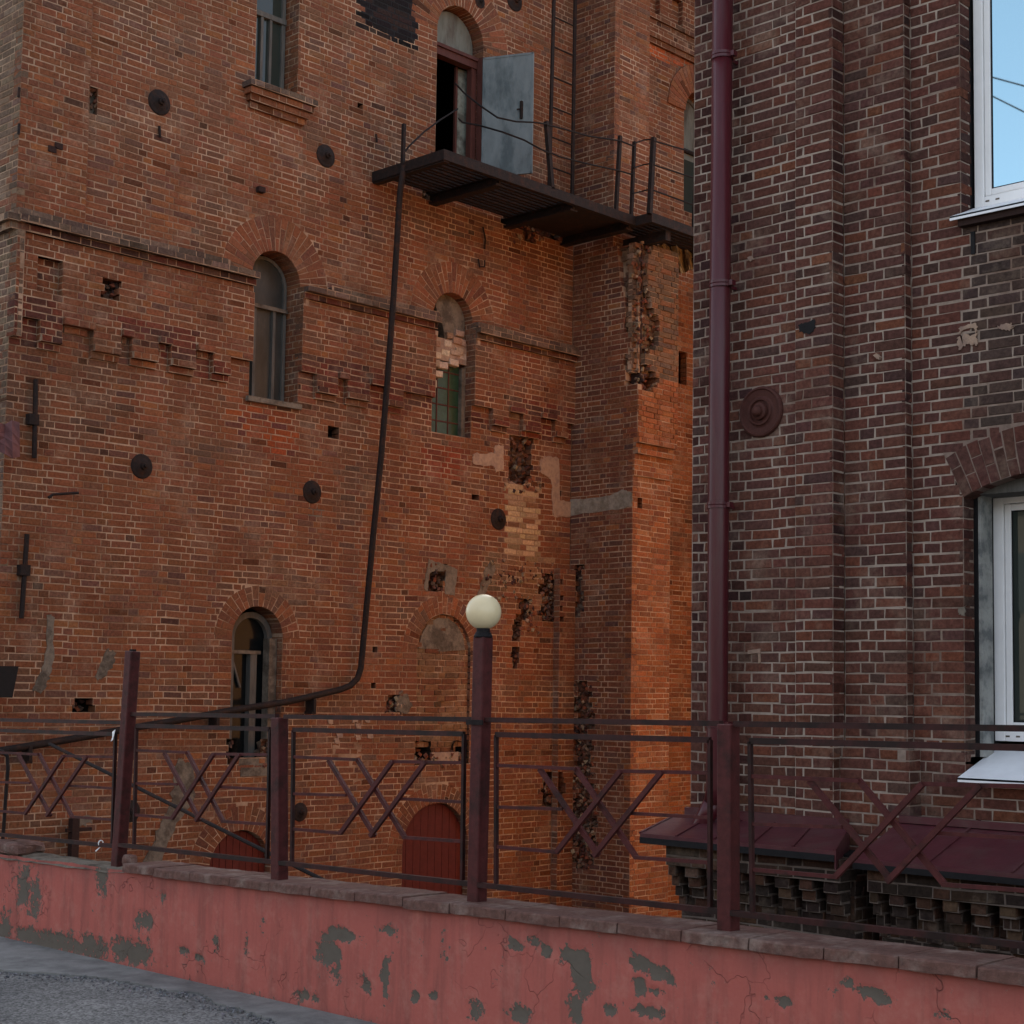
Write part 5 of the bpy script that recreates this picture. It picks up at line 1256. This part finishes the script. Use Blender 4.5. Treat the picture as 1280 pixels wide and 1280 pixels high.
# rough mortar top where the coping is gone, a few loose lumps
V = []; F = []; n = 60; m_ = 6
for i in range(n + 1):
    y = YL_ + .02 + (14 - YL_) * i / n
    for j in range(m_ + 1):
        x = XWF - .015 + (FENCE_X + .17 - XWF) * j / m_
        V.append((x + random.uniform(-.01, .01) * (j == 0), y, ZC0 + ZC1 * y - .045 + .035 * fbm(y * 7, x * 9) + (-.03 if j in (0, m_) else 0)))
for i in range(n):
    for j in range(m_): a = i * (m_ + 1) + j; F.append((a, a + 1, a + m_ + 2, a + m_ + 1))
mesh_obj('mortar_bed', V, F, MT['cement'], lowwall)
lump = onX(20, 1074, FENCE_X)
def stone(name, label, c, size, seed):
    bm_ = MB(); r = random.Random(seed); V = []; nA, nB = 9, 14
    for i in range(nA + 1):
        th_ = math.pi * i / nA
        for j in range(nB):
            ph = 2 * math.pi * j / nB; k = 1 + .18 * math.sin(3 * ph + seed) * math.sin(th_) + r.uniform(-.06, .06)
            p = [math.copysign(abs(math.sin(th_) * math.cos(ph)) ** .6, math.cos(ph)), math.copysign(abs(math.sin(th_) * math.sin(ph)) ** .6, math.sin(ph)), math.copysign(abs(math.cos(th_)) ** .6, math.cos(th_))]
            V.append((c[0] + p[0] * size[0] * k, c[1] + p[1] * size[1] * k, c[2] + p[2] * size[2] * k))
    F = [(i * nB + j, i * nB + (j + 1) % nB, (i + 1) * nB + (j + 1) % nB, (i + 1) * nB + j) for i in range(nA) for j in range(nB)]
    o = mesh_obj(name, V, F, MT['coping']); tag(o, label, 'brick lump')
stone('loose_coping_lump', 'worn brick lump lying on the wall top at the left edge', (FENCE_X, lump[1] + .02, ZC0 + ZC1 * lump[1] + .01), (.13, .24, .045), 2)
lump = onX(158, 1089, FENCE_X - .06); stone('loose_stone', 'small stone at the foot of the tall leaning post', (FENCE_X - .06, lump[1] - .03, ZC0 + ZC1 * lump[1] + .02), (.035, .045, .035), 5)

# ================================================================== FENCE
def zr(y): return 1.642 - .0105 * (y - 2.7)        # top rail
YP = [onX(x, 1000, FENCE_X)[1] for x in (154, 349, 598, 910)]
YP = [YP[0] + 1.80] + YP + [YP[3] - 1.53]
fence = thing('metal_fence', 'maroon steel fence with crossed zigzag bars on the low wall', 'fence')
PW = .072
def fpost(px, yt, yb, x2=None, name='post', parent=None, lean=None):
    b = onX(px if lean is None else lean[1], yb, FENCE_X); tt = onX(px if lean is None else lean[0], yt, FENCE_X)
    b[2] -= .02
    o = MB().bar(b, tt, PW, PW, up=(0, 1, 0)).build(name, MT['maroon'], parent)
    bv = o.modifiers.new('b', 'BEVEL'); bv.width = .006; bv.segments = 2
    return b, tt, o
for px, yt, yb in ((349.5, 897, 1103), (910.5, 905, 1164)):
    b, tt, o = fpost(px, yt, yb, parent=fence)
bp_ = onX(910, 1000, FENCE_X)
V = MB(); V.bar((FENCE_X, YP[5], ZC0 + ZC1 * YP[5]), (FENCE_X, YP[5], zr(YP[5])), PW).build('post', MT['maroon'], fence)
MB().bar((FENCE_X, YP[0], ZC0 + ZC1 * YP[0]), (FENCE_X, YP[0], zr(YP[0])), PW).build('post', MT['maroon'], fence)
# the panel drawn once from the third bay, in (fraction along, height below the top rail)
ya3, yb3 = YP[3], YP[4]
def loc(x, y): q = onX(x, y, FENCE_X); return ((q[1] - ya3) / (yb3 - ya3), q[2] - zr(q[1]))
def P8(X, Y): return loc(420 + X / 2.78, 820 + Y / 2.78)
bars = [  # (a, b, size, name)
    (P8(555, 275), P8(555, 768), .016, 'upright'), (loc(887, 925), loc(887, 1124), .016, 'upright'),
    (P8(555, 273), loc(887, 925), .020, 'inner_rail'),
    (P8(555, 380), P8(830, 392), .013, 'crossbar'), (P8(990, 400), P8(1296, 406), .013, 'crossbar'),
    (P8(555, 525), P8(785, 532), .012, 'crossbar'), (P8(1025, 547), P8(1296, 562), .012, 'crossbar'),
    (P8(555, 663), P8(770, 682), .013, 'crossbar'), (P8(1035, 700), P8(1296, 718), .013, 'crossbar'),
    (P8(700, 392), P8(905, 694), .018, 'diagonal_bar'), (P8(825, 390), P8(1037, 702), .018, 'diagonal_bar'),
    (P8(770, 682), P8(992, 400), .018, 'diagonal_bar'), (P8(900, 694), P8(1135, 403), .018, 'diagonal_bar'), (P8(500, 777), P8(500 + 1, 777), 0, 'skip')]
zbot = lambda y: -(1.0)
bz = [(onX(x, y, FENCE_X)) for x, y in ((155, 1059), (349, 1076), (598, 1099), (910, 1142), (1280, 1183))]
B1, B0 = np.polyfit([q[1] for q in bz], [q[2] for q in bz], 1)
for i in range(5):
    ya, yb = YP[i], YP[i + 1]
    pn = bpy.data.objects.new('panel', None); COL.objects.link(pn); pn.parent = fence
    dz = -.055 if i == 0 else 0.0
    rnd = random.uniform(-.004, .004)
    r0 = ya - (.03 if i else .03); r1 = yb + .03
    def Wp(s, h, off=0): y = ya + (yb - ya) * s; return np.array((FENCE_X + off, y, zr(y) + h + dz))
    zt0 = .0
    MB().bar((FENCE_X, ya - PW / 2 + (0), zr(ya) + dz), (FENCE_X, yb + PW / 2, zr(yb) + dz), .030, .024).build('top_rail', MT['maroon_rail'], pn)
    MB().bar((FENCE_X - .02, ya, B0 + B1 * ya + dz * .4), (FENCE_X - .02, yb, B0 + B1 * yb + dz * .2), .030, .024).build('bottom_rail', MT['maroon_rail'], pn)
    # the ground under the bays slopes: stretch the figure between inner rail and bottom rail
    href = (B0 + B1 * (ya3 + yb3) / 2) - zr((ya3 + yb3) / 2)
    hh = (B0 + B1 * (ya + yb) / 2) - zr((ya + yb) / 2)
    k_ = (hh) / href
    for j, (a, b, wd, nm) in enumerate(bars):
        if not wd: continue
        off = {'diagonal_bar': (.012 if j in (9, 10) else -.012)}.get(nm, 0.0) + rnd
        A, B = Wp(a[0], a[1] * k_, off), Wp(b[0], b[1] * k_, off)
        if nm == 'upright': B[2] = B0 + B1 * B[1] - .0
        MB().bar(A, B, wd, wd * 1.25).build(nm, MT['maroon_rail' if nm in ('upright', 'inner_rail') else 'maroon'], pn)
LG = 'tall square lamp posts of the fence'
lp0 = thing('lamp_post', 'tall leaning maroon post that has lost its globe, at the left of the fence', 'lamp post', group=LG)
b = onX(147.5, 1092, FENCE_X); tt = onX(166, 814, FENCE_X)
o = MB().bar(b, tt, PW, PW, up=(0, 1, 0)).build('post', MT['maroon'], lp0); bv = o.modifiers.new('b', 'BEVEL'); bv.width = .006; bv.segments = 2
MB().bar(tt + (0, 0, -.01), tt + (0, 0, .012), .03).build('socket', MT['black_tar'], lp0)
lp1 = thing('lamp_post', 'tall maroon post carrying a round cream glass globe', 'lamp post', group=LG)
b = onX(596, 1129, FENCE_X); tt = onX(604, 796, FENCE_X)
o = MB().bar(b, tt, PW, PW, up=(0, 1, 0)).build('post', MT['maroon'], lp1); bv = o.modifiers.new('b', 'BEVEL'); bv.width = .006; bv.segments = 2
c = onX(605, 765, FENCE_X); dd = (c - EYE) @ FW; rg = 22.3 / FP * dd
zc = c[2]
MB().lathe((tt[0], tt[1], tt[2] - .004), (0, 0, 1), [(.044, 0), (.047, .006), (.040, .022), (.034, .03), (.034, .05)], 22, ref=(1, 0, 0)).build('collar', MT['black_tar'], lp1, smooth=False)
prof = [(max(.0001, rg * math.sin(t_)), -rg * math.cos(t_)) for t_ in np.linspace(.38, math.pi, 26)]
MB().lathe((tt[0], tt[1], zc), (0, 0, 1), prof, 40, ref=(1, 0, 0)).build('globe', MT['globe'], lp1, smooth=True)
MB().abox((FENCE_X - .045, b[1] - .06, zr(b[1]) - .025), (FENCE_X - .034, b[1] + .05, zr(b[1]) + .0)).build('bracket', MT['old_iron'], lp1)

rod = thing('stair_handrail', 'thin dark handrail slanting down behind the fence to the courtyard', 'handrail')
XR_ = FENCE_X + .9
a, b = onX(62, 930, XR_), onX(424, 1110, XR_)
a2 = b + (b - a) * .5
MB().tube([a + (0, .0, -.0), b, a2], .014, 8).build('rail', MT['old_iron'], rod)
for t_ in (.95, 1.45): P = a + (b - a) * t_; MB().tube([P, (P[0], P[1], -2.3)], .014, 8).build('baluster', MT['old_iron'], rod)
# stair foot rail at the left, seen behind the first bay
P = onX(28, 1010, FENCE_X + .02)
hr = thing('bent_rod', 'bent iron rod with curved top behind the first fence bay', 'rod')
MB().tube([onX(-30, 938, FENCE_X + .06), onX(2, 939, FENCE_X + .06), onX(9, 945, FENCE_X + .06), onX(10, 960, FENCE_X + .06), onX(7, 1000, FENCE_X + .06), onX(2, 1072, FENCE_X + .06)], .013, 8).build('rod_run', MT['old_iron'], hr)
for x, y in ((126, 1054),):
    tw = onX(x, y, FENCE_X - .02); o = thing('wire_tie', 'white wire tied round the lower rail of the first fence bay', 'wire')
    pts = [tw + np.array((math.cos(t_) * .016, 0, math.sin(t_) * .017)) for t_ in np.linspace(0, 5.4, 14)] + [tw + np.array((-.03, .01, -.05))]
    MB().tube(pts, .004, 6).build('wire_loop', MT['pvc'], o)
tw = onX(141, 915, FENCE_X - .03); o = thing('white_rag', 'small white rag caught on the top rail beside the leaning post', 'rag')
MB().add([tw, tw + np.array((0, -.03, .015)), tw + np.array((-.01, -.02, -.05)), tw + np.array((0, .015, -.06)), tw + np.array((.01, .01, -.03))], [(0, 1, 2, 4), (4, 2, 3)]).build('rag_cloth', MT['pvc'], o).modifiers.new('s', 'SOLIDIFY').thickness = .004

# ================================================================== STREET BEHIND THE CAMERA (seen in the panes)
opp = thing('street_house', 'plain plastered house across the street, mirrored in the window panes', 'building')
mb = MB(); mb.abox((-40, -60, 0), (-28, 50, 8.2)); mb.build('wall', mat('street_plaster', (.22, .19, .15), .9), opp)
MB().prism([(-40.5, -60.3, 8.2), (-27.5, -60.3, 8.2), (-34, -60.3, 11.0)], (0, 110.6, 0)).build('roof', mat('street_roof', (.06, .04, .035), .8), opp)
for k in range(26): MB().abox((-28.02, -56 + k * 4, 4.6), (-27.97, -54.6 + k * 4, 6.6)).build('window', MT['plain_glass'], opp)
XG = XF1 + .03; XCb = -5.0; XV = 2 * XG - XCb
for i, (p, q_) in enumerate((((1238, 96), (1282, 108)), ((1238, 119), (1282, 141)))):
    a, b = onX(*p, XV), onX(*q_, XV); a[0] = b[0] = XCb; d = (b - a)
    o = thing('street_cable', ('upper' if i == 0 else 'lower') + ' black overhead cable mirrored in the top right window pane', 'cable')
    pts = [a + d * t_ + np.array((0, 0, .0012 * (t_ * np.linalg.norm(d)) ** 2)) for t_ in np.linspace(-8, 8, 33)]
    MB().tube(pts, .016, 6).build('cable_run', MT['rope'], o)
